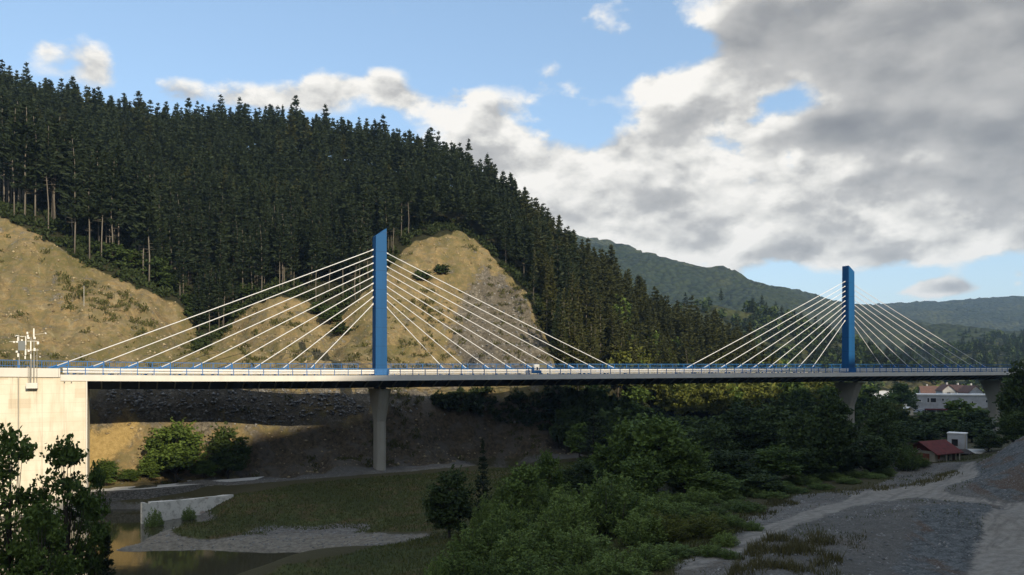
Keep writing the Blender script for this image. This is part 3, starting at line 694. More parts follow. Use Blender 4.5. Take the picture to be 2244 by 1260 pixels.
# far-side parapet fence with blue mesh
f = MB()
TS = [-130, -100, -80, -62, -50] + list(np.arange(-42, T1, 6))
for h, th in ((1.80, .10), (1.05, .07), (.30, .07)):
    f.loft([[(t, y, zd(t) + z) for y, z in ((5.78, h), (5.84, h), (5.84, h + th), (5.78, h + th))] for t in TS])
fence = f.build('far_fence', M['blue_rail'], bridge)
fp0 = MB().box((0, 5.81, .93), (.10, .10, 1.86)).build('fence_post', M['blue_rail'], fence)
for i, t in enumerate(np.arange(-60, 168, 2.9)):
    o = fp0 if i == 0 else fp0.copy()
    if i: COL.objects.link(o); o.parent = fence
    o.location = (t, 0, zd(t))
f = MB()
for t in np.arange(-100, T1 - 1, .3):
    z = zd(t); f.poly([(t, 5.80, z + .3), (t + .035, 5.80, z + .3), (t + .035, 5.80, z + 1.8), (t, 5.80, z + 1.8)])
f.build('fence_bar', M['blue_rail'], fence)
# painted lines on the two carriageways
m = MB()
for y in (-5.1, -1.7, 1.7, 5.1):
    for t, t2 in zip(ts_deck, ts_deck[1:]): m.poly([(t, y - .07, zd(t) - .014), (t2, y - .07, zd(t2) - .014), (t2, y + .07, zd(t2) - .014), (t, y + .07, zd(t) - .014)])
m.build('lane_line', M['white'], bridge)
# ------------------------------------------------------------------ masts on the abutment
def on_b(t, n, z=0.0):
    x, y = b2w(t, n); return (x, y, z)
mz = zd(-48.6)
mast = empty('antenna_mast', on_b(-48.6, -6.35, 0), BA, 'tall twin-pole antenna mast standing on a concrete console of the abutment wall', 'antenna mast')
MB().box((0, 0, mz - 1.45), (1.3, .8, .72)).build('console', M['fascia'], mast, bevel=.03)
for i, (dx, dy, top) in enumerate(((-.10, -.1, 4.9), (.22, .05, 5.9), (.55, .1, 3.4))):
    MB().tube([(dx, dy, mz - 1.1), (dx, dy, mz + top)], .065 if i < 2 else .04, 8).build('pole', M['mast'], mast)
m = MB(); m.tube([(-.42, .1, mz - 1.1), (-.42, .1, mz + .9)], .04, 6); m.tube([(-.25, .1, mz - 1.1), (-.25, .1, mz + .9)], .04, 6); m.build('cable_duct', M['mast'], mast)
m = MB()
for z in (4.35, 3.2): m.box((.1, 0, mz + z), (1.3, .05, .05))
m.box((.22, 0, mz + 5.3), (.05, .6, .05)); m.tube([(.2, 0, mz + 5.2), (1.55, 0, mz + 5.4)], .012, 5)
m.build('cross_arm', M['white'], mast)
for dx, z, w, h in ((.22, 5.45, .16, 1.1), (-.12, 3.7, .14, 1.3), (-.45, 5.0, .2, .34), (-.5, 5.4, .2, .28), (-.38, 4.75, .26, .26), (.68, 4.1, .26, .34), (.30, 3.25, .24, .4), (.30, 4.75, .26, .3), (-.35, 3.05, .24, .2), (-.12, 2.35, .14, .6)):
    MB().box((dx, -.14, mz + z), (w, .14, h)).build('antenna', M['white'], mast, bevel=.02)
MB().tube([(1.45, 0, mz + 5.42), (1.62, -.05, mz + 5.36)], .09, 8).build('sensor', M['white'], mast)
MB().tube([(.85, 0, mz + 2.3), (.95, -.05, mz + 2.3)], .08, 8).build('sensor', M['white'], mast)
pn = NT('grey_mesh_panel'); pm_ = pn.done((.17, .19, .20), .6)
MB().box((-1.15, .02, mz + 3.75), (.78, .05, 1.25)).build('panel', pm_, mast)
m2 = empty('antenna_mast', on_b(-50.1, -5.55, zd(-50)), BA, 'thin antenna mast with small white aerials behind the parapet, left of the twin-pole mast', 'antenna mast')
MB().tube([(0, 0, 0), (0, 0, 5.1)], .055, 8).build('pole', M['mast'], m2)
MB().box((0, 0, .6), (.16, .16, 1.2)).build('foot', M['blue_rail'], m2)
m = MB(); m.tube([(0, 0, 5.0), (-.25, 0, 5.08), (-.45, 0, 4.95)], .05, 6); m.tube([(-1.1, 0, 4.25), (0, 0, 4.25)], .02, 5); m.box((.35, 0, 4.95), (.5, .05, .06)); m.build('arm', M['white'], m2)
for dx, z, w, h in ((-.12, 4.6, .16, .62), (-.55, 4.2, .24, .2), (-.2, 4.22, .26, .2), (.32, 4.45, .2, .22), (-.22, 2.95, .3, .25), (-.1, 2.5, .2, .5), (-.02, 3.3, .16, .3), (.75, 4.4, .12, 1.2), (.72, 2.9, .18, .8), (.68, 2.2, .16, .4)):
    MB().box((dx, -.1, z), (w, .12, h)).build('antenna', M['white'], m2, bevel=.02)
m = MB(); m.tube([(.72, -.04, 1.95), (.76, -.04, 4.95)], .025, 6); m.tube([(0, 0, 3.3), (.75, -.04, 3.3)], .018, 5); m.build('bracket', M['white'], m2)
# control box on the deck
cx = on_b(27.4, -3.6, zd(27)); cb = empty('control_cabinet', cx, BA, 'small white and blue box standing on the bridge deck between the pylons', 'cabinet')
MB().box((0, 0, .5), (1.7, .7, .5)).build('base', M['blue_rail'], cb)
MB().box((-.05, 0, 1.28), (1.0, .6, 1.0)).build('housing', M['white'], cb, bevel=.04)
MB().box((.02, -.32, 1.05), (.3, .04, .5)).build('door', M['girder'], cb)
MB().box((-.72, 0, 1.0), (.3, .5, .5)).build('blue_box', M['blue'], cb)
# lone pale post on the cut slope
q = at(184, 705, 147); q.z = ground_z(q.x, q.y)
sp = empty('marker_post', q, 0, 'thin pale grey post standing alone on the ochre cut slope', 'post')
MB().tube([(0, 0, -.5), (0, 0, 3.6)], .08, 8).build('shaft', M['mast'], sp)
MB().box((0, 0, 3.62), (.26, .26, .10)).build('cap', M['mast'], sp)
# ------------------------------------------------------------------ walls and rubble by the pond
def wall_between(name, pts, thick, zlow, mat, label, cat, rough=0.0, seed=1):
    """wall whose top follows pts (x, y, ztop)"""
    m = MB(); r = random.Random(seed); rings = []
    dense = []
    for (a, b) in zip(pts, pts[1:]):
        n = max(2, int((Vector(b) - Vector(a)).length / 1.1))
        for i in range(n): dense.append(Vector(a).lerp(Vector(b), i / n))
    dense.append(Vector(pts[-1]))
    for i, p in enumerate(dense):
        t = dense[min(i + 1, len(dense) - 1)] - dense[max(i - 1, 0)]; nrm = Vector((-t.y, t.x, 0)).normalized() * thick
        j = lambda k: Vector((r.uniform(-k, k), r.uniform(-k, k), r.uniform(-k, k)))
        rings.append([Vector((p.x, p.y, zlow)) + j(rough), p + j(rough), p + nrm + j(rough), Vector((p.x, p.y, zlow)) + nrm])
    m.loft(rings); o = m.build(name, mat, None); return tag(o, label, cat)
t = NT('old_whitewash'); n = t.noise(1.1, 6, .65); n2 = t.noise(4, 5, .7)
c = t.mix(t.ramp(n, .5, .66), (.66, .65, .61), (.42, .41, .38)); c = t.mix(t.ramp(n2, .58, .7, 0, .85), c, (.10, .09, .07)); c = t.mix(t.ramp(t.noise(.6, 5, .6), .6, .7, 0, .6), c, (.25, .14, .08)); t.bump(n2, .6, .08); M['weir'] = t.done(c, .9)
t = NT('dry_stone'); v = t.voro(2.6, stretch=(1, 1, 2.2)); n = t.noise(3, 5, .65)
c = t.mix(t.ramp(n, .35, .7), (.12, .115, .105), (.24, .23, .21)); c = t.mix(t.ramp(t.voro(2.6, 'DISTANCE_TO_EDGE', 0, (1, 1, 2.2)), 0, .09, .85, 0), c, (.03, .03, .028)); t.bump(v, .8, .12); M['stone'] = t.done(c, .95)
wall_between('weir_wall', [at(312, 1102, 98), at(328, 1104, 98.6), at(331, 1101, 98.7), at(420, 1094, 103), at(512, 1084, 107.5)], .7, -21.3, M['weir'], 'whitewashed crumbling weir wall between the pond and the grassy bank', 'wall', .05)
wall_between('stone_wall', [at(-60, 1084, 105), at(205, 1080, 108.5), at(320, 1074, 110.5), at(420, 1065, 114.5), at(560, 1054, 120.5)], .8, -21.0, M['stone'], 'grey stone retaining wall of the track along the far bank of the pond', 'wall', .06, 3)
ctrack = MB()
pl = [(-60, 1082, 105.9), (205, 1078, 109.4), (320, 1072, 111.4), (420, 1063, 115.4), (560, 1052, 121.4)]
pw = [at(*p) for p in pl]
for a, b in zip(pw, pw[1:]): ctrack.poly([a + Vector((0, 0, .04)), b + Vector((0, 0, .04)), b + Vector((.4, 3.2, .12)), a + Vector((.4, 3.2, .12))])
tag(ctrack.build('path', M['fascia']), kind='structure')
def chunk_mesh(seed, sx, sy, sz):
    bm = bmesh.new(); bmesh.ops.create_icosphere(bm, subdivisions=1, radius=.5); r = random.Random(seed)
    for v in bm.verts: v.co = Vector((v.co.x * sx, v.co.y * sy, v.co.z * sz)) * r.uniform(.7, 1.25)
    me = bpy.data.meshes.new('slab'); bm.to_mesh(me); bm.free(); return me
rs = random.Random(5)
sl_me = [chunk_mesh(i, 1.5, .9, .55) for i in range(4)]
for me in sl_me: me.materials.append(M['weir'])
for i, (px, py, s) in enumerate([(398, 1058, 1.5), (412, 1062, 1.2), (428, 1063, 1.1), (446, 1063, 1.0), (462, 1062, .9), (388, 1064, 1.1), (405, 1067, 1.2), (436, 1068, 1.0), (474, 1063, .8), (418, 1055, .8)]):
    q = at(px, py, 119 + rs.uniform(-.5, 1.5)); o = bpy.data.objects.new('concrete_slab', sl_me[i % 4]); COL.objects.link(o)
    o.location = q; o.scale = (s * 1.2, s, s); o.rotation_euler = (rs.uniform(-.4, .4), rs.uniform(-.4, .4), rs.uniform(0, 6))
    tag(o, 'broken pale concrete slab in the rubble heap on the track by the pond', 'concrete slab', 'broken concrete slabs beside the pond track')
# ------------------------------------------------------------------ houses on the right
t = NT('old_render'); n = t.noise(.5, 6, .65); n2 = t.noise(2, 5, .6, stretch=(1, 1, .2)); c = t.mix(t.ramp(n, .4, .7), (.44, .46, .49), (.33, .34, .355)); c = t.mix(t.ramp(n2, .55, .75, 0, .5), c, (.24, .23, .22)); M['render_w'] = t.done(c, .9)
t = NT('cream_render'); n = t.noise(.7, 6, .65); c = t.mix(t.ramp(n, .4, .7), (.42, .39, .32), (.27, .25, .21)); M['render_c'] = t.done(c, .9)
def roof_mat(name, a, b):
    t = NT(name); n = t.noise(1.2, 5, .65); w = t.N.new('ShaderNodeTexWave'); w.inputs['Scale'].default_value = 2.2; w.bands_direction = 'X'; t.L.new(t.tc.outputs['Object'], w.inputs[0])
    c = t.mix(t.ramp(n, .35, .7), a, b); t.bump(w.outputs['Fac'], .5, .06); return t.done(c, .85)
M['roof_red'] = roof_mat('red_sheet_roof', (.16, .035, .030), (.09, .026, .024))
M['roof_tile'] = roof_mat('faded_tile_roof', (.17, .095, .075), (.11, .075, .062))
t = NT('dark_glass'); t.p.inputs['Specular IOR Level'].default_value = .5; M['glass'] = t.done((.02, .022, .025), .12)
t = NT('red_brick'); n = t.noise(3, 5, .6); c = t.mix(t.ramp(n, .35, .7), (.26, .085, .055), (.15, .055, .04)); M['brick'] = t.done(c, .9)
M['dark_wood'] = steel_mat('dark_timber', (.05, .035, .025), .8, .5)
def window(parent, x, y, z, w, h, frame=M['white']):
    m = MB()
    for s in (-1, 1): m.box((x + s * (w / 2 + .03), y - .03, z), (.06, .09, h + .12)); m.box((x, y - .03, z + s * (h / 2 + .03)), (w, .09, .06))
    fr = m.build('window', frame, parent)
    MB().box((x, y + .01, z), (w, .06, h)).build('pane', M['glass'], fr)
    return fr
# long pale house (front wall along local x, facing -y)
q = at(1995, 920, 300); gb = -20.5
hs = empty('house', (q.x, q.y, gb), R(-8), 'long low whitewashed house with flat roof beyond the bridge', 'house')
H = 9.0
m = MB(); m.bb(0, 44, 0, 9, 4.0, H); m.bb(4.6, 44, 2.6, 9, 0, 4.0); m.build('wall', M['render_w'], hs)
m = MB(); m.bb(-1.6, 44.3, -.35, 9.3, H, H + .45); m.build('roof', M['white'], hs)
m = MB(); m.bb(0, 4.5, -1.6, 7, 0, 4.0); m.build('lower_block', M['render_w'], hs)
m = MB(); m.bb(5.2, 19.5, -.9, 2.7, 3.55, 3.9); m.build('porch_roof', M['roof_red'], hs)
m = MB()
for x in (5.5, 9, 12.5, 16, 19.3): m.tube([(x, -.6, 0), (x, -.6, 3.56)], .1, 6)
m.build('porch_post', M['white'], hs)
MB().bb(-1.6, 4.5, -3.0, -1.55, 2.6, 2.85).build('balcony', M['render_w'], hs)
m = MB()
for z in (3.2, 3.6): m.tube([(-1.5, -2.95, z), (4.4, -2.95, z)], .04, 5)
for x in np.arange(-1.5, 4.5, 1): m.tube([(x, -2.95, 2.85), (x, -2.95, 3.6)], .035, 5)
m.build('balcony_rail', M['blue_rail'], hs)
for x, z, w, h in ((6.4, 7.2, .7, 1.6), (8.2, 7.2, 2.0, 1.6), (11.6, 7.4, .7, .9), (3.0, 7.0, 1.6, .7), (12.4, 5.0, .5, .9), (22, 6.5, .6, .7), (27, 6.9, .7, .9), (30.5, 6.9, .7, .9), (35, 6.7, .7, .9), (19, 6.9, .5, .6)): window(hs, x, 0, z, w, h)
window(hs, 3.3, -1.6, 1.6, .8, .9)
for x in (7, 10.5, 14): window(hs, x, 2.6, 1.8, 1.2, 1.6)
MB().box((3.4, -.3, 6.6), (1.4, .5, .25)).build('awning', M['fascia'], hs)
# three gabled houses behind it
def gable_house(px, pyb, Y, w, d, he, hr, label, rz=0, ridge_along='y', wall=M['render_w'], roof=M['roof_tile'], wins=((-1.2, 1.6, .8, 1.1), (1.2, 1.6, .8, 1.1))):
    b = at(px, pyb, Y); o = empty('house', b, rz, label, 'house')
    m = MB(); pts = [(-w / 2, -d / 2), (w / 2, -d / 2), (w / 2, d / 2), (-w / 2, d / 2)]
    m.loft([[(x, y, 0) for x, y in pts], [(x, y, he) for x, y in pts]], cap=False)
    m.poly([(-w / 2, -d / 2, he), (w / 2, -d / 2, he), (0, -d / 2, hr - .12)]); m.poly([(w / 2, d / 2, he), (-w / 2, d / 2, he), (0, d / 2, hr - .12)])
    m.build('wall', wall, o)
    m = MB()
    for s in (-1, 1):
        k = .45; ex, ez = s * (w / 2 + k), he - k * (hr - he) / (w / 2)
        m.loft([[(0, y, hr), (ex, y, ez), (ex, y, ez + .14), (0, y, hr + .15)] for y in (-d / 2 - .4, d / 2 + .4)])
    rf = m.build('roof', roof, o)
    MB().box((w * .22, d * .2, hr + .1), (.6, .6, 1.6)).build('chimney', wall, rf)
    for x, z, ww, hh in wins: window(o, x, -d / 2, z, ww, hh)
    return o
gable_house(2072, 888, 330, 4.8, 10, 6.4, 8.6, 'narrow white gabled house with red roof above the long flat-roofed house', R(-14), wins=((-.1, 4.8, 1.4, 1.6), (1.5, 2.2, .8, 1.2)))
gable_house(2098, 886, 345, 8, 9, 6.0, 8.4, 'wider pale house with faded red roof between two white gables', R(12), wins=((-1.6, 4.2, 1.1, 1.4), (1.6, 4.2, 1.1, 1.4)))
gable_house(2126, 888, 330, 5.6, 10, 5.6, 8.2, 'white gabled house nearest the flaring last bridge pier', R(-6), wins=((-1.1, 4.4, 1.2, 1.3), (1.2, 4.4, 1.0, 1.3)))
gable_house(2044, 888, 350, 13, 10, 5.2, 8.4, 'low house with broad brown tiled roof behind the long white house', R(68), wins=((0, 3.5, 1, 1.2),))
# small lit annex and terrace wall left of the long house
gable_house(1984, 912, 262, 3.2, 3.6, 2.3, 3.1, 'tiny cream annex among trees left of the long white house', R(15), wall=M['concrete'], roof=M['fascia'], wins=((0, 1.3, .8, .8),))
wall_between('terrace_wall', [at(1972, 921, 236), at(1996, 919, 238), at(2022, 925, 236)], 3.0, -20.5, M['fascia'], 'pale concrete terrace wall among the trees below the long house', 'wall', .05)
gable_house(1988, 846, 420, 9, 8, 2.5, 4.2, 'distant grey-roofed house half hidden just under the bridge deck', R(30), roof=M['stone'], wins=((0, 1.3, 1, 1),))
# red-roofed hut by the gravel road
hy = 119; b = at(2043, 1013, hy); rh = empty('hut', b, R(-60), 'small hut with red gabled roof and brick gable beside the gravel road', 'hut')
w, d, he, hr = 4.3, 5.4, 1.95, 3.2
m = MB(); pts = [(-w / 2, -d / 2), (w / 2, -d / 2), (w / 2, d / 2), (-w / 2, d / 2)]
m.loft([[(x, y, -1.2) for x, y in pts], [(x, y, he) for x, y in pts]], cap=False); m.build('wall', M['render_c'], rh)
m = MB(); m.loft([[(-w / 2, y, he), (w / 2, y, he), (0, y, hr - .1)] for y in (-d / 2, d / 2)]); m.build('gable', M['roof_red'], rh)
MB().box((-.35, -d / 2 - .02, 1.0), (3.2, .06, 1.1)).build('brick_panel', M['brick'], rh)
m = MB()
for s in (-1, 1):
    k = .75; ex, ez = s * (w / 2 + k), he - k * (hr - he) / (w / 2)
    m.loft([[(0, y, hr), (ex, y, ez), (ex, y, ez + .10), (0, y, hr + .11)] for y in (-d / 2 - .7, d / 2 + .6)])
m.build('roof', M['roof_red'], rh)
def side_open(x, y, z, ww, hh, nm, mat):
    m = MB(); m.box((x, y, z), (.07, ww + .14, hh + .14)); f = m.build(nm, M['render_c'], rh); MB().box((x + .03, y, z), (.06, ww, hh)).build('pane', mat, f)
side_open(w / 2, -1.9, 1.15, .55, .75, 'window', M['brick']); side_open(w / 2, .2, .75, .9, 1.5, 'door', M['glass']); side_open(w / 2, 1.8, .75, .7, 1.5, 'door', M['dark_wood'])
m = MB(); m.tube([(w / 2 + .6, -.9, -.5), (w / 2 + .6, -.9, 1.7)], .08, 6); m.tube([(w / 2 + .6, 2.4, -.5), (w / 2 + .6, 2.4, 1.7)], .08, 6); m.build('porch_post', M['render_c'], rh)
m = MB(); m.tube([(-1.0, -d / 2 - .12, 1.75), (-.3, -d / 2 - .12, 2.2), (.6, -d / 2 - .12, 1.6)], .05, 6); m.build('pipe', M['mast'], rh)
# pale cube of a shed behind the hut
b = at(2098, 987, 127); cu = empty('shed', b, R(-38), 'pale cube-shaped shed with flat roof behind the red-roofed hut', 'shed')
MB().box((0, 0, 1.1), (2.5, 2.2, 3.3)).build('wall', M['render_w'], cu)
MB().box((0, 0, 2.82), (2.7, 2.4, .14)).build('roof', M['white'], cu)
window(cu, -.2, -1.1, 1.35, .75, .95, M['dark_wood'])
MB().box((1.26, -1.05, 1.1), (.10, .14, 3.25)).build('corner_post', M['render_c'], cu)
# dark lean-to
b = at(2122, 1012, 122); ln = empty('lean_to', b, R(-12), 'dark open lean-to with pale sheet roof right of the red-roofed hut', 'lean-to')
MB().bb(-2.2, 2.4, 0, 2.4, -.6, 1.2).build('wall', M['dark_wood'], ln)
m = MB(); m.loft([[(-2.4, -.4, 1.22), (.6, -.4, 1.22), (.6, 2.6, 1.62), (-2.4, 2.6, 1.62)], [(-2.4, -.4, 1.30), (.6, -.4, 1.30), (.6, 2.6, 1.70), (-2.4, 2.6, 1.70)]]); m.build('roof', M['dark_wood'], ln)
m = MB(); m.loft([[(.7, -.6, 1.35), (3.0, -.6, 1.35), (3.0, 2.6, 1.7), (.7, 2.6, 1.7)], [(.7, -.6, 1.41), (3.0, -.6, 1.41), (3.0, 2.6, 1.76), (.7, 2.6, 1.76)]]); m.build('sheet_roof', M['fascia'], ln)
m = MB()
for x in (-2.2, 0, 2.8): m.tube([(x, -.4, -.5), (x, -.4, 1.3)], .06, 6)
m.build('post', M['mast'], ln)
# road beyond the bridge and quarry scars
rd = MB()
pr = [(1905, 890, 300), (1922, 876, 335), (1940, 864, 380), (1955, 853, 430)]
for (a, b_) in zip(pr, pr[1:]):
    a_, c_ = at(*a), at(*b_); rd.poly([a_ + Vector((-4, 0, .9)), a_ + Vector((4, 0, .9)), c_ + Vector((4, 0, .9)), c_ + Vector((-4, 0, .9))])
tag(rd.build('road', M['fascia']), kind='structure')
# ------------------------------------------------------------------ plants
M['pine'] = leaf_mat('pine_needles', (.010, .020, .010), (.030, .044, .018), .1)
M['pine_olive'] = leaf_mat('olive_pine_needles', (.022, .032, .011), (.085, .088, .026), .15)
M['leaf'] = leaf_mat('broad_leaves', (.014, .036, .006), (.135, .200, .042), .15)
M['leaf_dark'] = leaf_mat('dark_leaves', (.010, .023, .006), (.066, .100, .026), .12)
M['leaf_yellow'] = leaf_mat('yellowish_leaves', (.050, .070, .012), (.20, .215, .045), .28)
M['willow'] = leaf_mat('willow_leaves', (.012, .036, .006), (.205, .285, .072), .16)
M['scrub'] = leaf_mat('scrub_leaves', (.040, .052, .016), (.115, .110, .034), .2)
M['under'] = leaf_mat('undergrowth_leaves', (.014, .026, .010), (.050, .070, .022), .2)
M['grass'] = leaf_mat('grass_blades', (.040, .054, .015), (.120, .132, .044), .25)
M['bark'] = bark_mat('grey_bark', (.22, .20, .17), (.09, .08, .068))
M['bark_dark'] = bark_mat('dark_bark', (.085, .072, .056), (.04, .034, .028))
def unit(n, r):
    v = r.normal(size=(n, 3)); return v / np.linalg.norm(v, axis=1)[:, None]
def diamonds(C, A, B):
    """one rhombus per centre, half axes A and B"""
    V = np.stack([C - A, C + B, C + A, C - B], 1).reshape(-1, 3)
    return V, np.arange(len(V)).reshape(-1, 4)
def leaves(C, r, size, aspect=.5, axis=None, pull=.0):
    n = len(C); a = unit(n, r)
    if axis is not None: a = a * (1 - pull) + axis * pull; a /= np.linalg.norm(a, axis=1)[:, None] + 1e-9
    b = np.cross(a, unit(n, r)); b /= np.linalg.norm(b, axis=1)[:, None] + 1e-9
    s = (size * r.uniform(.7, 1.3, n))[:, None]
    return diamonds(C, a * s, b * s * aspect)
def pine_crown(seed, H, Rm, c0, whorls, nb, tuf, ts, power=.95, droop=.14):
    r = np.random.default_rng(seed); C = []; AX = []; T = []
    for i in range(whorls):
        q = (i + r.uniform(0, .8)) / whorls; h = H * (c0 + (1 - c0) * q)
        rad = Rm * ((1 - q) ** power * .96 + .03) * (1 if q > .12 else .55 + 3.5 * q)
        a0 = r.uniform(0, 6.28)
        for k in range(nb):
            if r.random() < .10: continue
            a = a0 + 6.283 * k / nb + r.uniform(-.35, .35); L = rad * r.uniform(.62, 1.18); tn = r.uniform(0, 1)
            d = np.array([math.cos(a), math.sin(a), 0])
            for f in np.linspace(.28, 1, tuf):
                p = d * L * f + np.array([0, 0, h + (.10 - droop * f) * L + (f > .9) * .12 * L])
                C.append(p + r.normal(size=3) * ts * .25); AX.append(d + np.array([0, 0, .35])); T.append(.2 + tn * .35 + r.uniform(0, .3))
    for f in np.linspace(.0, 1, 4):
        C.append([0, 0, H * (1 - .05 * f)]); AX.append([0, 0, 1.0]); T.append(.8)
    C = np.array(C); AX = np.array(AX); AX /= np.linalg.norm(AX, axis=1)[:, None]; T = np.array(T)
    szf = np.clip(.58 + .8 * (1 - (C[:, 2] / H - c0) / (1 - c0)), .58, 1.08)
    C2 = np.repeat(C, 2, 0) + r.normal(size=(len(C) * 2, 3)) * ts * .18
    V, Fq = leaves(C2, r, ts * np.repeat(szf, 2), .32, np.repeat(AX, 2, 0), .62)
    return V, Fq, np.repeat(T, 2)
def tube_np(pts, rads, n=6):
    m = MB(); m.tube(pts, rads, n); return m
def mesh_of(mb, mat, name='trunk'):
    me = bpy.data.meshes.new(name); bmesh.ops.recalc_face_normals(mb.bm, faces=mb.bm.faces); mb.bm.to_mesh(me); mb.bm.free(); me.materials.append(mat)
    me.polygons.foreach_set('use_smooth', np.ones(len(me.polygons), dtype=bool)); return me
def crown_mesh(V, Fq, T, mat): 
    me = np_mesh('crown', V, Fq, T); me.materials.append(mat); return me
class Proto:
    def __init__(s, trunk, crown, H, Wd): s.t, s.c, s.H, s.W = trunk, crown, H, Wd
def pine_proto(seed, H, Rm, c0, wh, nb, tuf, ts, mat, bark, lean=.25, tr=.17, stubs=5):
    r = random.Random(seed); m = MB()
    pts = [(r.uniform(-lean, lean) * f, r.uniform(-lean, lean) * f, H * f - (1.2 if f == 0 else 0)) for f in (0, .25, .5, .75, .97)]
    m.tube(pts, [tr * 1.15, tr * .85, tr * .65, tr * .4, .03], 7)
    for k in range(stubs):
        f = r.uniform(.25, max(.3, c0)); a = r.uniform(0, 6.28); L = r.uniform(.5, 1.5)
        m.tube([(0, 0, H * f), (math.cos(a) * L, math.sin(a) * L, H * f + .1)], [.035, .012], 4)
    V, Fq, T = pine_crown(seed, H, Rm, c0, wh, nb, tuf, ts)
    return Proto(mesh_of(m, bark), crown_mesh(V, Fq, T, mat), H, 2 * Rm)
def broad_proto(seed, H, Rw, c0, lobes, per, size, mat, bark, tr=.16, lobe_r=.34, aspect=.55, pointy=0.0):
    r = np.random.default_rng(seed); m = MB(); C = []; T = []; AX = []
    zc = H * (c0 + 1) / 2; hz = H * (1 - c0) / 2
    m.tube([(0, 0, -1.0), (r.uniform(-.1, .1), r.uniform(-.1, .1), H * c0), (r.uniform(-.2, .2), r.uniform(-.2, .2), H * .62), (0, 0, H * .86)], [tr * 1.3, tr, tr * .6, .02], 7)
    for i in range(lobes):
        q = (i + .5) / lobes; el = math.asin(1 - 2 * q * .93); a = i * 2.4 + r.uniform(-.5, .5); rr = r.uniform(.50, .92) if q > .16 else r.uniform(.84, 1.0)
        k = (1 - pointy * max(0, math.sin(el)))
        c = np.array([math.cos(a) * math.cos(el) * Rw * rr * k, math.sin(a) * math.cos(el) * Rw * rr * k, zc + math.sin(el) * hz * rr])
        lr = lobe_r * Rw * r.uniform(.7, 1.25)
        b0 = H * (c0 + (c[2] / H - c0) * .45); b0 = max(H * c0 * .9, b0 * .8)
        m.tube([(0, 0, b0), tuple(c * np.array([.5, .5, 1]) * np.array([1, 1, .5]) + np.array([0, 0, b0 * .5 + .05])), tuple(c)], [tr * .38, tr * .25, .015], 5)
        n = int(per * r.uniform(.7, 1.3)); u = unit(n, r); u[:, 2] = np.where(u[:, 2] < -.5, u[:, 2] * .5, u[:, 2])
        rad = lr * (r.uniform(0, 1, n) ** .45)[:, None] * np.array([1.1, 1.1, .85])
        C.append(c + u * rad); AX.append(u); T.append(np.clip(r.uniform(0, 1) * .55 + r.uniform(0, .45, n), 0, 1))
        # sprigs that break the outline
        for s in range(7):
            d = unit(1, r)[0]; d[2] = abs(d[2]) * .9 + .1; k2 = np.linspace(.8, 1.45, 7)[:, None]
            C.append(c + d * lr * k2 + r.normal(size=(7, 3)) * size * .5); AX.append(np.repeat(d[None], 7, 0)); T.append(np.full(7, r.uniform(.3, 1)))
    C = np.concatenate(C); AX = np.concatenate(AX); T = np.concatenate(T)
    V, Fq = leaves(C, r, size, aspect, AX, .35)
    return Proto(mesh_of(m, bark), crown_mesh(V, Fq, T, mat), H, 2 * Rw)
def willow_proto(seed, H, Rw, shoots, per, size, mat, bark):
    """bushy upright shoots, feathery outline"""
    r = np.random.default_rng(seed); m = MB(); C = []; T = []; AX = []
    for i in range(shoots):
        a = i * 2.4 + r.uniform(-.4, .4); q = math.sqrt((i + .5) / shoots); lean = q * Rw
        h = H * (1 - .50 * q ** 2.4) * r.uniform(.72, 1.10)
        base = np.array([math.cos(a) * lean * .25, math.sin(a) * lean * .25, 0]); tip = np.array([math.cos(a) * lean, math.sin(a) * lean, h])
        mid = (base + tip) / 2 + np.array([math.cos(a), math.sin(a), 0]) * lean * .18
        if i % 3 == 0: m.tube([tuple(base - np.array([0, 0, .5])), tuple(mid), tuple(tip)], [.05, .03, .008], 5)
        f = r.uniform(.12, 1, per) ** .75; P_ = ((1 - f) ** 2)[:, None] * base + (2 * f * (1 - f))[:, None] * mid + (f ** 2)[:, None] * tip
        w = (.34 * (1.05 - f) + .05) * Rw * .55
        C.append(P_ + r.normal(size=(per, 3)) * w[:, None] * np.array([1, 1, .8])); d = (tip - base) / np.linalg.norm(tip - base)
        AX.append(np.repeat(d[None], per, 0)); T.append(np.clip(r.uniform(0, 1) * .55 + f * .3 + r.uniform(0, .3, per) - .08, 0, 1))
    C = np.concatenate(C); AX = np.concatenate(AX); T = np.concatenate(T)
    V, Fq = leaves(C, r, size, .38, AX, .5)
    return Proto(mesh_of(m, bark), crown_mesh(V, Fq, T, mat), H, 2 * Rw)
def plant(p, name, loc, sz, sxy, rz, label, cat, group=None):
    o = empty(name, loc, rz, label, cat, group); o.scale = (sxy, sxy, sz)
    for nm, me in (('trunk', p.t), ('crown', p.c)):
        c = bpy.data.objects.new(nm, me); COL.objects.link(c); c.parent = o
    return o

# ---- pine forest on the hill
EDGE = [pine_proto(20 + i, 19, 2.35 + .2 * (i % 2), (.46, .36, .52, .28)[i], 20, 6, 4, .50, M['pine'], M['bark'], .6, .12, 8) for i in range(4)]
INNER = [pine_proto(30 + i, 17, 2.2 + .25 * (i % 3), (.20, .28, .14)[i], 20, 6, 4, .50, M['pine'], M['bark_dark'], .3, .15, 3) for i in range(3)]
OLIVE = [pine_proto(40 + i, 16, 2.1 + .25 * i, (.16, .10, .26)[i], 18, 6, 4, .52, M['pine_olive'], M['bark'], .4, .15, 3) for i in range(3)]
LOW = [pine_crown(50 + i, 17, 2.35 + .3 * (i % 3), (.38, .34, .42, .36, .40)[i], 14, 6, 4, .54, .72 + .14 * (i % 3)) for i in range(5)]
spots = []
xs = np.arange(-225, 90, 3.35); ys = np.arange(132, 296, 3.35)
for j, y in enumerate(ys):
    for x in xs: spots.append((x + rng.uniform(-2.3, 2.3) + (j % 2) * 1.7, y + rng.uniform(-2.3, 2.3)))
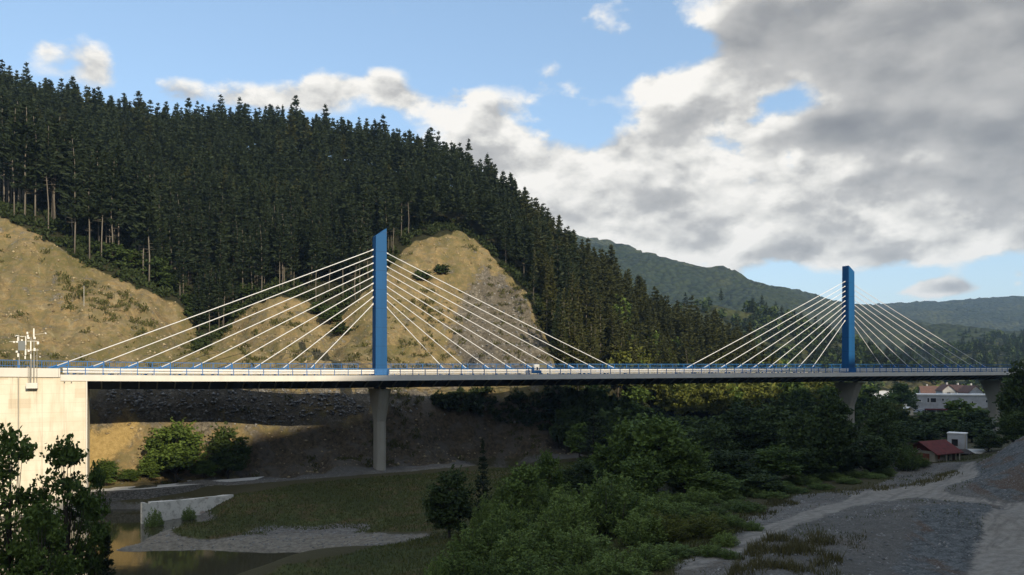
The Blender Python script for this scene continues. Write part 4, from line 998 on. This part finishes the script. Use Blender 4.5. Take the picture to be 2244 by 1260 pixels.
spots = np.array(spots); sz_ = gz0(spots[:, 0], spots[:, 1]); spx, spy = proj(spots[:, 0], spots[:, 1], sz_)
zn = zones(spots[:, 0], spots[:, 1], sz_)
cy = np.interp(spx, [c[0] for c in crest], [c[2] for c in crest])
edge_ok = ~inpoly(spx, spy, CUT)
for dx_, dy_ in ((0, 3), (4, 0), (-4, 0)): edge_ok &= ~inpoly(spx + dx_, spy + dy_, CUT)
bt = (spots[:, 0] - BX) * .8944 + (spots[:, 1] - BY) * .4472; bn = -(spots[:, 0] - BX) * .4472 + (spots[:, 1] - BY) * .8944
ok = zn['forest'] & edge_ok & (spots[:, 1] < cy + 24) & (bn > 11) & (spx > -130) & (spx < 1800) & ~((spy > 880) & (spx < 1330)) & ~((spx > 1320) & (spots[:, 1] < 189))
ok &= ~((spx > 1560) & (rng.uniform(size=len(spx)) < .45))
pts = spots[ok]; ppx = spx[ok]; ppy = spy[ok]
order = np.argsort(pts[:, 1] + np.where(ppx < -20, 60, 0) + rng.uniform(0, 8, len(pts)))
near = order[:300]; rest = order[300:]
print('pines', len(pts))
front_row = {}
for n_, i in enumerate(near):
    x, y = pts[i]; z = ground_z(x, y)
    dist_edge = inpoly(np.array([ppx[i]]), np.array([ppy[i] + 45]), CUT)[0]
    olive = ppx[i] > 1190 + rng.uniform(-70, 70)
    pr = (OLIVE if olive else (EDGE if dist_edge or rng.random() < .2 else INNER)); p = pr[rng.integers(len(pr))]
    h = rng.uniform(11, 19) if not olive else rng.uniform(11, 17)
    if ppx[i] < 330 and dist_edge: h = rng.uniform(20, 25)
    k = h / p.H; fat = rng.uniform(.85, 1.2)
    plant(p, 'pine_tree', (x, y, z - .2), k, k * fat, rng.uniform(0, 6.28), 'olive green pine among the sunlit trees at the foot of the hill' if olive else 'tall dark pine along the lower front of the hillside forest', 'pine tree', 'olive pines at the foot of the hill' if olive else 'dark pines along the lower edge of the forest')
def merged(name, items, mat, kind='stuff'):
    Vs, Fs, Ts = [], [], []; off = 0
    for (V, Fq, T), (x, y, z), sx, szz, rz in items:
        c, s = math.cos(rz), math.sin(rz)
        W_ = np.c_[(V[:, 0] * c - V[:, 1] * s) * sx + x, (V[:, 0] * s + V[:, 1] * c) * sx + y, V[:, 2] * szz + z]
        Vs.append(W_); Fs.append(Fq + off); Ts.append(np.clip(T * .8 + rng.uniform(-.08, .22), 0, 1)); off += len(V)
    me = np_mesh(name, np.concatenate(Vs), np.concatenate(Fs), np.concatenate(Ts))
    return tag(link(name, me, None, [mat]), kind=kind)
it = {0: [], 1: []}
for i in rest:
    x, y = pts[i]; h = rng.uniform(10.5, 17) * (1.2 if rng.random() < .10 else 1); k = h / 17
    it[int(ppx[i] > 1230 + rng.uniform(-120, 120) or rng.random() < .07)].append((LOW[rng.integers(5)], (x, y, ground_z(x, y) - .3), k * rng.uniform(.9, 1.25), k, rng.uniform(0, 6.28)))
merged('forest', it[0], M['pine']); merged('forest', it[1], M['pine_olive'])

# ---- broad trees, bushes: each one a thing
BR = [broad_proto(60 + i, 10, 3.6, (.10, .06, .08, .05)[i], 26, 185, .25, (M['leaf'], M['leaf_dark'], M['leaf'], M['leaf_dark'])[i], M['bark_dark'], .2, .36, .55, .35) for i in range(4)]
TALL = [broad_proto(70 + i, 13, 2.6, .12, 34, 125, .16, M['leaf'], M['bark_dark'], .15, .31, .6, .45) for i in range(2)]
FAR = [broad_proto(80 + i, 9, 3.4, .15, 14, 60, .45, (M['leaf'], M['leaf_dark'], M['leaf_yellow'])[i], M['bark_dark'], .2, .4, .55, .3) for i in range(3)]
YEL = [broad_proto(75 + i, 8, 3.4, .12, 18, 110, .22, M['leaf_yellow'], M['bark_dark'], .14, .38, .55, .3) for i in range(2)]
WIL = [willow_proto(90 + i, 6, 2.4, 54, 105, .15, (M['willow'], M['willow'], M['leaf_yellow'])[i], M['bark_dark']) for i in range(3)]
CON = [pine_proto(100 + i, 12, 2.5, .06, 22, 7, 5, .34, M['pine_olive'] if i == 0 else M['pine'], M['bark_dark'], .15, .14, 0) for i in range(2)]
def put(p, name, px, top, Y, wpx, label, cat, group=None, dz=0.0):
    x = (px - CX) / F * Y; zb = ground_z(x, Y) - .15 + dz; zt = (HZ - top) / F * Y
    h = max(.8, zt - zb); sxy = wpx / F * Y / p.W
    return plant(p, name, (x, Y, zb), h / p.H, sxy, rng.uniform(0, 6.28), label, cat, group)
# bottom left corner
put(TALL[0], 'alder_tree', 26, 936, 45, 150, 'tall dark alder at the left edge in front of the concrete abutment', 'tree')
put(TALL[1], 'alder_tree', 148, 952, 46, 146, 'tall dark alder with irregular crown in front of the abutment corner', 'tree')
put(TALL[0], 'alder_tree', 92, 1095, 41, 130, 'low leafy alder filling the gap between the two tall alders', 'tree')
put(TALL[1], 'alder_tree', 208, 1010, 50, 66, 'slender young alder right of the taller alder by the pond', 'tree')
put(CON[1], 'spruce_tree', 236, 1172, 46, 84, 'small dark young spruce at the near edge of the pond', 'spruce')
# under the left span
put(BR[0], 'bushy_tree', 384, 937, 118.5, 130, 'large round sunlit bushy tree below the left span of the bridge', 'tree')
put(BR[1], 'bushy_tree', 499, 946, 122.3, 98, 'smaller darker bushy tree right of the large round one below the bridge', 'tree')
put(BR[0], 'bush', 232, 1012, 114, 62, 'green bush at the foot of the abutment corner', 'bush')
put(WIL[0], 'bush', 338, 1114, 97, 42, 'low bush growing against the left end of the whitewashed weir wall', 'bush')
put(WIL[1], 'bush', 414, 1110, 101, 34, 'small bush growing on the middle of the whitewashed weir wall', 'bush')
# middle: loose thicket between meadow and yard
put(BR[1], 'round_tree', 985, 1045, 78, 118, 'dark round-crowned tree at the left end of the thicket', 'tree')
put(CON[1], 'cypress_tree', 1058, 962, 82, 56, 'slender dark conical conifer standing above the left end of the thicket', 'conifer')
put(CON[1], 'cedar_tree', 1300, 878, 100, 100, 'dark broad conifer rising behind the middle of the thicket', 'conifer')
LB = ('dense green broadleaf tree in the thicket under the bridge', 'tree', 'broadleaf trees in the thicket under the bridge')
for k, (px, top, Y, w, t_) in enumerate([(1440, 925, 88, 170, 0), (1372, 935, 90, 100, 2), (1500, 975, 86, 120, 0), (1630, 902, 114, 140, 1), (1568, 935, 108, 90, 3), (1700, 898, 116, 140, 1), (1600, 990, 92, 140, 3), (1700, 985, 95, 130, 0),
        (1760, 912, 108, 120, 1), (1200, 1002, 84, 74, 2), (1150, 1030, 80, 110, 2), (1925, 915, 112, 90, 1), (1932, 880, 120, 80, 3), (1905, 960, 103, 120, 1), (1955, 930, 118, 80, 3), (1560, 1040, 84, 130, 0), (1660, 1040, 87, 110, 3), (1770, 985, 97, 110, 3), (1330, 985, 92, 110, 2), (1270, 1020, 88, 100, 1), (1400, 1010, 82, 120, 0), (1830, 1000, 101, 90, 1)]):
    put(BR[t_], 'broadleaf_tree', px, top, Y, w, *LB)
put(BR[1], 'broadleaf_tree', 1826, 885, 99, 120, 'tall dark tree with slim pale trunk in front of the far pylon pier', 'tree')
LW = ('feathery upright willow bush in the near foreground', 'bush', 'willow bushes in the foreground')
for k, (px, top, Y, w, t_) in enumerate([(1335, 1035, 66, 180, 0), (1120, 1092, 64, 130, 1), (1240, 1078, 62, 140, 0), (1035, 1150, 59, 120, 1), (1140, 1160, 56, 140, 0), (1275, 1150, 55, 160, 1), (1405, 1118, 60, 120, 0), (1000, 1200, 52, 140, 1), (1170, 1212, 49, 170, 0),
        (1345, 1205, 48, 170, 1), (1085, 1130, 60, 110, 0), (1200, 1130, 60, 120, 1), (1480, 1190, 55, 110, 1), (1420, 1190, 52, 120, 0), (1080, 1215, 50, 130, 1), (1265, 1225, 46, 130, 0), (955, 1225, 50, 70, 0), (1420, 1080, 70, 130, 1), (1500, 1100, 71, 110, 0)]):
    put(WIL[t_], 'willow_bush', px, top, Y, w, *LW)
for px, top, Y, w in [(1455, 1118, 61, 120), (1545, 1122, 62, 115)]:
    put(WIL[2], 'willow_bush', px, top, Y, w, 'yellow-green bush at the right end of the willow bushes', 'bush', 'yellow-green bushes beside the yard')
LF = ('low dark bush filling the gaps under the thicket trees', 'bush', 'low bushes under the thicket trees')
for px, top, Y, w in [(1180, 1062, 78, 90), (1235, 1060, 78, 90), (1290, 1070, 80, 80), (1350, 1060, 80, 100), (1410, 1075, 80, 90), (1470, 1078, 79, 90), (1530, 1070, 80, 100), (1590, 1072, 82, 90), (1650, 1065, 86, 80), (1705, 1052, 90, 80), (1760, 1040, 94, 80), (1820, 1035, 97, 80), (1880, 1030, 99, 80), (1930, 1018, 104, 70), (1110, 1050, 80, 80), (1500, 1035, 88, 90), (1620, 1040, 90, 90), (1070, 1085, 74, 80), (1560, 1105, 72, 80), (1610, 1095, 76, 70)]:
    put(WIL[0], 'low_bush', px, top, Y, w, *LF)
for px, top, Y, w, lb in [(330, 1005, 117, 60, 'green bush at the left foot of the large round sunlit tree'), (448, 1010, 119.5, 60, 'green bush between the two bushy trees below the bridge'), (282, 1030, 115.5, 50, 'small bush right of the abutment corner bush')]:
    put(BR[0], 'bush', px, top, Y, w, lb, 'bush')
LS = ('low scrubby bush along the edge of the gravel yard', 'bush', 'low bushes along the yard edge')
for px, top, Y, w in [(1600, 1125, 66, 70), (1640, 1098, 74, 80), (1690, 1075, 84, 80), (1740, 1065, 88, 70), (1800, 1068, 90, 60), (1860, 1062, 93, 60), (1590, 1165, 58, 60), (1560, 1190, 54, 70), (1650, 1140, 64, 50), (1920, 1055, 96, 50), (1985, 970, 112, 70), (2020, 1000, 113, 40), (1600, 1205, 53, 50)]:
    put(WIL[1], 'low_bush', px, top, Y, w, *LS)
# beyond the bridge, right
LV = ('leafy tree among the houses beyond the bridge', 'tree', 'trees among the houses beyond the bridge')
for px, top, Y, w, t_ in [(2040, 908, 165, 90, 1), (2105, 885, 170, 90, 0), (2142, 905, 165, 60, 1), (1990, 928, 150, 80, 1), (2070, 925, 150, 80, 1), (2130, 930, 150, 80, 1), (1975, 846, 275, 62, 0), (1945, 868, 250, 60, 0), (1918, 880, 200, 44, 1), (1960, 890, 215, 60, 2), (1895, 850, 250, 70, 0), (1995, 880, 268, 30, 1), (2020, 940, 142, 70, 1), (1940, 915, 160, 70, 0), (1970, 905, 190, 60, 1)]:
    put(FAR[t_], 'leafy_tree', px, top, Y, w, *LV)
put(BR[1], 'dark_tree', 2243, 806, 112, 112, 'big dark tree at the right edge hiding the end of the bridge', 'tree')
put(BR[3], 'dark_tree', 2222, 902, 116, 60, 'dark tree right of the last pier, left of the big edge tree', 'tree')
put(BR[1], 'dark_tree', 2166, 950, 122, 64, 'low dark tree at the foot of the last pier beside the lean-to', 'tree')
put(BR[3], 'dark_tree', 2235, 905, 104, 90, 'dark bushy tree above the grey embankment at the right edge', 'tree')
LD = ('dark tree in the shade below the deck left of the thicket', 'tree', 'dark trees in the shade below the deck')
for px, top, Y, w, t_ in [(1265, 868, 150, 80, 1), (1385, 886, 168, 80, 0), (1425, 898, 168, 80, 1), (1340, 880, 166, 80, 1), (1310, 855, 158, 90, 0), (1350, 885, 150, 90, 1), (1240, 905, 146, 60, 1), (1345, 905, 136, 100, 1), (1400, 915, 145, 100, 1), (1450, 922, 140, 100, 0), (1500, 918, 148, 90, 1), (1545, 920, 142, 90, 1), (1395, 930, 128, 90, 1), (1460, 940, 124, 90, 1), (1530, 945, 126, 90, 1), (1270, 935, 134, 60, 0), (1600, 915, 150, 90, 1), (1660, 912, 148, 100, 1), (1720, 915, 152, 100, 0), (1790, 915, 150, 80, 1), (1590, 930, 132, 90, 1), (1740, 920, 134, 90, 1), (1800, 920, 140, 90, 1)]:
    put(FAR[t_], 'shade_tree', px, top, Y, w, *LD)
# sunlit young trees on the nose of the hill
LG = ('sunlit yellow-green tree at the foot of the hill seen under the deck', 'tree', 'sunlit trees at the foot of the hill')
for px, top, Y, w, t_ in [(1370, 838, 196, 70, 2), (1425, 832, 198, 80, 2), (1475, 835, 196, 90, 2), (1525, 828, 198, 110, 2), (1580, 836, 198, 90, 2), (1640, 830, 200, 100, 2), (1700, 832, 206, 100, 0), (1760, 836, 208, 100, 2), (1815, 838, 210, 80, 0), (1500, 850, 190, 70, 2), (1395, 850, 190, 70, 0), (1555, 848, 192, 70, 2)]:
    put(FAR[t_], 'young_tree', px, top, Y, w, *LG)
for i in range(110):
    px = rng.uniform(1340, 1850); Y = rng.uniform(190, 228); x = (px - CX) / F * Y; n_ = -(x - BX) * .4472 + (Y - BY) * .8944
    if n_ < 12: continue
    py_ = HZ - F * ground_z(x, Y) / Y
    p = FAR[rng.choice([2, 0] if py_ > 820 else [0, 1])]; h = rng.uniform(6, 11)
    plant(p, 'young_tree', (x, Y, ground_z(x, Y) - .2), h / p.H, h / p.H * rng.uniform(.8, 1.1), rng.uniform(0, 6), *LG)
# green shrubs below the pines and on the cut
LU = ('bright green shrub under the dark pines at the top of the cut slope', 'shrub', 'green shrubs at the forest edge')
for px, py, Y, w, h in [(215, 600, 164, 50, 3), (245, 612, 164, 60, 4), (285, 625, 166, 60, 4.5), (345, 640, 168, 70, 6), (370, 648, 168, 50, 4), (310, 615, 174, 60, 5), (410, 690, 168, 40, 3), (428, 720, 166, 40, 4), (450, 700, 172, 50, 4), (470, 680, 174, 50, 4), (500, 665, 174, 60, 4), (440, 745, 162, 36, 3), (180, 575, 164, 40, 2.5), (120, 535, 164, 40, 2.5), (540, 655, 178, 50, 4), (430, 775, 159, 34, 2.5), (725, 712, 174, 44, 4), (700, 690, 176, 40, 3), (745, 720, 170, 40, 3)]:
    x = (px - CX) / F * Y; p = FAR[1]
    plant(p, 'shrub', (x, Y, ground_z(x, Y) - .3), h / p.H, w / F * Y / p.W, rng.uniform(0, 6), *LU)
for px, py, Y, w, h, lb in [(925, 570, 187, 40, 2.6, 'dark shrub on the crest of the ochre knob, left one of a pair'), (968, 560, 190, 34, 2.6, 'dark shrub on the crest of the ochre knob, right one of a pair')]:
    x = (px - CX) / F * Y; p = FAR[1]; plant(p, 'shrub', (x, Y, ground_z(x, Y) - .2), h / p.H, w / F * Y / p.W, 1.0, lb, 'shrub')
# low undergrowth along the whole forest edge and floor
UG = []
for i in range(3):
    r = np.random.default_rng(400 + i); n = 60; u = unit(n, r); u[:, 2] = np.abs(u[:, 2]); C = u * (r.uniform(.3, 1, n) ** .5)[:, None] * np.array([1.3, 1.3, 1.5])
    V, Fq = leaves(C, r, .42, .5, u, .3); UG.append((V, Fq, r.uniform(0, 1, n)))
ux = rng.uniform(-150, 60, 16000); uy = rng.uniform(125, 225, 16000); uz = gz0(ux, uy); upx, upy = proj(ux, uy, uz); uq = zones(ux, uy, uz)
near_cut = np.zeros(len(ux), bool)
for dx_, dy_ in ((0, 14), (0, 30), (-22, 10), (22, 10)): near_cut |= inpoly(upx + dx_, upy + dy_, CUT)
un = -(ux - BX) * .4472 + (uy - BY) * .8944
sel = np.where(uq['forest'] & (un > 9) & ((near_cut & ((upx < 790) | (rng.uniform(size=len(ux)) < .3))) | (rng.uniform(size=len(ux)) < .25)))[0]; items = []
for i in sel:
    k = rng.uniform(.5, 1.2); items.append((UG[rng.integers(3)], (ux[i], uy[i], ground_z(ux[i], uy[i]) - .15), k, k * rng.uniform(.6, 1.3), rng.uniform(0, 6)))
print('undergrowth', len(items)); 
dx = rng.uniform(-30, 25, 9000); dy = rng.uniform(135, 178, 9000); dz_ = gz0(dx, dy); dpx, dpy = proj(dx, dy, dz_)
for i in np.where(inpoly(dpx, dpy, [(930, 880), (985, 852), (1120, 850), (1260, 848), (1265, 945), (1190, 935), (1100, 905), (990, 900)]))[0]:
    k = rng.uniform(.5, 1.1); items.append((UG[rng.integers(3)], (dx[i], dy[i], ground_z(dx[i], dy[i]) - .15), k, k * rng.uniform(.5, 1.1), rng.uniform(0, 6)))
merged('undergrowth', items, M['under'])
# ---- scrub tufts on the bare slopes, grass, stones: uncountable
def tuft(seed, n, size, spread, h, up=.6):
    r = np.random.default_rng(seed); C = r.normal(size=(n, 3)) * np.array([spread, spread, 0]) + np.array([0, 0, 1]) * r.uniform(0, h, n)[:, None]
    V, Fq = leaves(C, r, size, .4, np.repeat(np.array([[0, 0, 1.]]), n, 0), up); return V, Fq, r.uniform(0, 1, n)
TF = [tuft(200 + i, 26, .30, .42, .8) for i in range(4)]
items = []
cx_ = rng.uniform(-150, 45, 26000); cyy = rng.uniform(116, 212, 26000); cz = gz0(cx_, cyy); zc_ = zones(cx_, cyy, cz); qx, qy = proj(cx_, cyy, cz)
nb_ = np.array([mnoise.fractal(Vector((a * .07, b * .07, 9)), 1, 2, 4) for a, b in zip(cx_, cyy)])
GREEN = [(985, 720), (1010, 640), (1040, 640), (1030, 700), (1000, 790), (880, 800), (870, 750), (920, 745)]
den = np.clip((nb_ - .12) * 1.4, .035, .8) + inpoly(qx, qy, GREEN) * .30 + ((np.abs(qx - 432) < 28) & (qy < 800)) * .5 + inpoly(qx, qy, [(120, 600), (230, 632), (345, 690), (310, 720), (150, 655)]) * .35 + inpoly(qx, qy, [(1055, 560), (1100, 590), (1190, 720), (1215, 800), (1090, 800), (1080, 700)]) * .22
for a, b, z in ((cx_[i], cyy[i], 0) for i in np.where(zc_['rock'] & (rng.uniform(size=len(cx_)) < den * .75))[0]):
    k = rng.uniform(.35, 1.15); items.append((TF[rng.integers(4)], (a, b, ground_z(a, b) - .1), k, k, rng.uniform(0, 6)))
print('scrub', len(items)); merged('scrub', items, M['scrub'])
def blades(name, n, box, cond, h, mat, w=.035):
    X = rng.uniform(box[0], box[1], n); Y = rng.uniform(box[2], box[3], n); keep = cond(X, Y); X, Y = X[keep], Y[keep]
    Z = np.array([ground_z(a, b) for a, b in zip(X, Y)]) - .03; m_ = len(X); hh = h * rng.uniform(.4, 1.3, m_)
    a = rng.uniform(0, 6.28, m_); ln = rng.normal(size=(m_, 2)) * .35 * hh[:, None]; ww = w * (Y / 60)
    B = np.c_[X, Y, Z]; D = np.c_[np.cos(a) * ww, np.sin(a) * ww, np.zeros(m_)]; Tp = B + np.c_[ln, hh]
    V = np.stack([B - D, B + D, Tp], 1).reshape(-1, 3); return tag(link(name, np_mesh(name, V, np.arange(len(V)).reshape(-1, 3), rng.uniform(0, 1, m_)), None, [mat]), kind='stuff')
def c_grass(X, Y):
    z = gz0(X, Y); q = zones(X, Y, z); return q['grass'] & (z > -19.4)
blades('grass', 150000, (-50, 40, 48, 132), c_grass, .26, M['grass'], .05)
def c_yardgrass(X, Y):
    z = gz0(X, Y); px, py = proj(X, Y, z); q = zones(X, Y, z); n = np.array([mnoise.fractal(Vector((a * .12, b * .12, 4)), 1, 2, 3) for a, b in zip(X, Y)])
    return (q['gravel'] & ~q['road'] & (n + rng.uniform(-.25, .25, len(n)) > .42) & (X > 8)) | (~q['gravel'] & ~q['rock'] & (px > 1450) & (Y < 125) & (n > -.1))
blades('weeds', 60000, (8, 75, 46, 125), c_yardgrass, .26, M['grass'], .035)
M['weeds'] = leaf_mat('dry_weeds', (.040, .044, .016), (.135, .120, .050), .2)
def c_patch(poly, ylim, dens):
    def f(X, Y):
        z = gz0(X, Y); px, py = proj(X, Y, z); n = np.array([mnoise.fractal(Vector((a * .35, b * .35, 6)), 1, 2, 3) for a, b in zip(X, Y)])
        return inpoly(px, py, poly) & (Y < ylim) & (n + rng.uniform(-.3, .3, len(n)) > dens)
    return f
blades('weeds', 26000, (12, 24, 46, 62), c_patch([(1580, 1285), (1630, 1215), (1690, 1185), (1790, 1180), (1850, 1215), (1840, 1285)], 62, .16), .6, M['weeds'], .04)
blades('weeds', 16000, (18, 34, 50, 72), c_patch([(1790, 1190), (1900, 1180), (1900, 1212), (1850, 1222)], 66, .18), .3, M['weeds'], .035)
blades('weeds', 30000, (12, 36, 52, 92), c_patch([(1480, 1215), (1560, 1170), (1620, 1120), (1700, 1090), (1790, 1090), (1700, 1130), (1640, 1165), (1560, 1215), (1470, 1262)], 95, .10), .45, M['weeds'], .035)
blades('weeds', 20000, (35, 66, 84, 116), c_patch([(1780, 1085), (1900, 1068), (2000, 1062), (2090, 1030), (2110, 1038), (2010, 1072), (1850, 1092)], 118, -.05), .4, M['weeds'], .04)
def stones(name, n, box, cond, s0, s1, mat):
    X = rng.uniform(box[0], box[1], n); Y = rng.uniform(box[2], box[3], n); k = cond(X, Y); X, Y = X[k], Y[k]
    Z = np.array([ground_z(a, b) for a, b in zip(X, Y)]); m_ = len(X); s = s0 + (s1 - s0) * rng.uniform(0, 1, m_) ** 3
    base = np.array([(1, 0, 0), (0, 1, 0), (-1, 0, 0), (0, -1, 0), (0, 0, .75), (0, 0, -.75)]); tri = np.array([(0, 1, 4), (1, 2, 4), (2, 3, 4), (3, 0, 4), (1, 0, 5), (2, 1, 5), (3, 2, 5), (0, 3, 5)])
    a = rng.uniform(0, 6.28, m_); jit = rng.uniform(.6, 1.3, (m_, 6, 3)); Bv = base[None] * jit
    c, sn = np.cos(a)[:, None], np.sin(a)[:, None]
    V = np.stack([(Bv[..., 0] * c - Bv[..., 1] * sn) * s[:, None] + X[:, None], (Bv[..., 0] * sn + Bv[..., 1] * c) * s[:, None] + Y[:, None], Bv[..., 2] * s[:, None] + Z[:, None] + .1 * s[:, None]], -1)
    Fq = tri[None] + (np.arange(m_) * 6)[:, None, None]
    return tag(link(name, np_mesh(name, V.reshape(-1, 3), Fq.reshape(-1, 3), np.repeat(rng.uniform(0, 1, m_), 8)), None, [mat]), kind='stuff')
def stone_mat(name, a, b): t = NT(name); return t.done(t.mix(t.attr('tone'), a, b), .9)
M['stone_grey'] = stone_mat('grey_stones', (.10, .105, .108), (.30, .30, .295)); M['stone_ochre'] = stone_mat('ochre_stones', (.13, .10, .06), (.40, .33, .21))
def c_gravel(X, Y):
    z = gz0(X, Y); q = zones(X, Y, z); return q['gravel'] & ~q['road'] & (z > -19.9)
stones('gravel', 42000, (-62, 72, 46, 128), c_gravel, .03, .17, M['stone_grey'])
def c_rock(X, Y):
    z = gz0(X, Y); q = zones(X, Y, z); return q['rock'] & ~q['grey_rock']
def c_grey(X, Y):
    z = gz0(X, Y); q = zones(X, Y, z); return q['grey_rock']
stones('rubble', 16000, (-120, 42, 116, 205), c_rock, .06, .38, M['stone_ochre'])
stones('rubble', 14000, (-80, 42, 116, 205), c_grey, .08, .5, M['stone_grey'])
stones('rubble', 22000, (-62, -14, 116, 141), c_grey, .05, .42, M['stone_grey'])
# ---- woods on the valley hills, too far to count
WD = []
for i in range(4):
    r = np.random.default_rng(300 + i); n = 90; u = unit(n, r); rad = r.uniform(.35, 1, n)[:, None] ** .5
    C = u * rad * np.array([2.6, 2.6, 3.2]) + np.array([0, 0, 4.2]); V, Fq = leaves(C, r, .95, .6, u, .3); WD.append((V, Fq, r.uniform(0, 1, n)))
dg = bpy.context.evaluated_depsgraph_get(); items = []; items2 = []
from mathutils.bvhtree import BVHTree
hills = [o for o in COL.objects if o.name.startswith('valley_hill')]
trees_b = [BVHTree.FromObject(o, dg) for o in hills]
def on_hill(x, y):
    best = None
    for b in trees_b:
        h = b.ray_cast(Vector((x, y, 400)), Vector((0, 0, -1)))
        if h[0] is not None and (best is None or h[0].z > best): best = h[0].z
    return best
for _ in range(5200):
    Y = rng.uniform(300, 930); px = rng.uniform(1350, 2500); x = (px - CX) / F * Y; z = on_hill(x, Y)
    if z is None or z < -23: continue
    n = mnoise.fractal(Vector((x * .012, Y * .012, 2)), 1, 2, 3)
    if n < -.12 and rng.random() < .85: continue
    k = rng.uniform(.7, 1.4)
    if rng.random() < .3: items2.append((LOW[rng.integers(5)], (x, Y, z - .5), k * .8, k * .62, rng.uniform(0, 6)))
    else: items.append((WD[rng.integers(4)], (x, Y, z - 1), k, k * rng.uniform(.8, 1.1), rng.uniform(0, 6)))
print('woods', len(items), len(items2))
merged('woods', items, M['leaf_dark']); merged('woods', items2, M['pine'])
items = []
for _ in range(900):
    Y = rng.uniform(205, 420); px = rng.uniform(1560, 2500); x = (px - CX) / F * Y; qx = px; z = ground_z(x, Y)
    if 1965 < px < 2230 and 236 < Y < 372: continue
    if px > 1880 and Y < 236 and px < 2200: continue
    if 1895 < px < 1962 and Y < 440: continue
    n_ = -(x - BX) * .4472 + (Y - BY) * .8944
    if n_ < 12: continue
    k = rng.uniform(.55, 1.15); items.append((WD[rng.integers(4)], (x, Y, z - .8), k, k * rng.uniform(.8, 1.1), rng.uniform(0, 6)))
merged('woods', items, M['leaf'])
# ------------------------------------------------------------------ air
hz = MB().bb(-2600, 3200, -700, 4200, -26, 290).build('haze', (lambda: None)() or bpy.data.materials.new('haze_air'))
hm = hz.data.materials[0]; hm.use_nodes = True; nt = hm.node_tree; nt.nodes.clear()
o_ = nt.nodes.new('ShaderNodeOutputMaterial'); v_ = nt.nodes.new('ShaderNodeVolumePrincipled')
v_.inputs['Color'].default_value = (.46, .69, 1.0, 1); v_.inputs['Density'].default_value = .00015; v_.inputs['Anisotropy'].default_value = .2
nt.links.new(v_.outputs[0], o_.inputs['Volume']); tag(hz, kind='stuff')
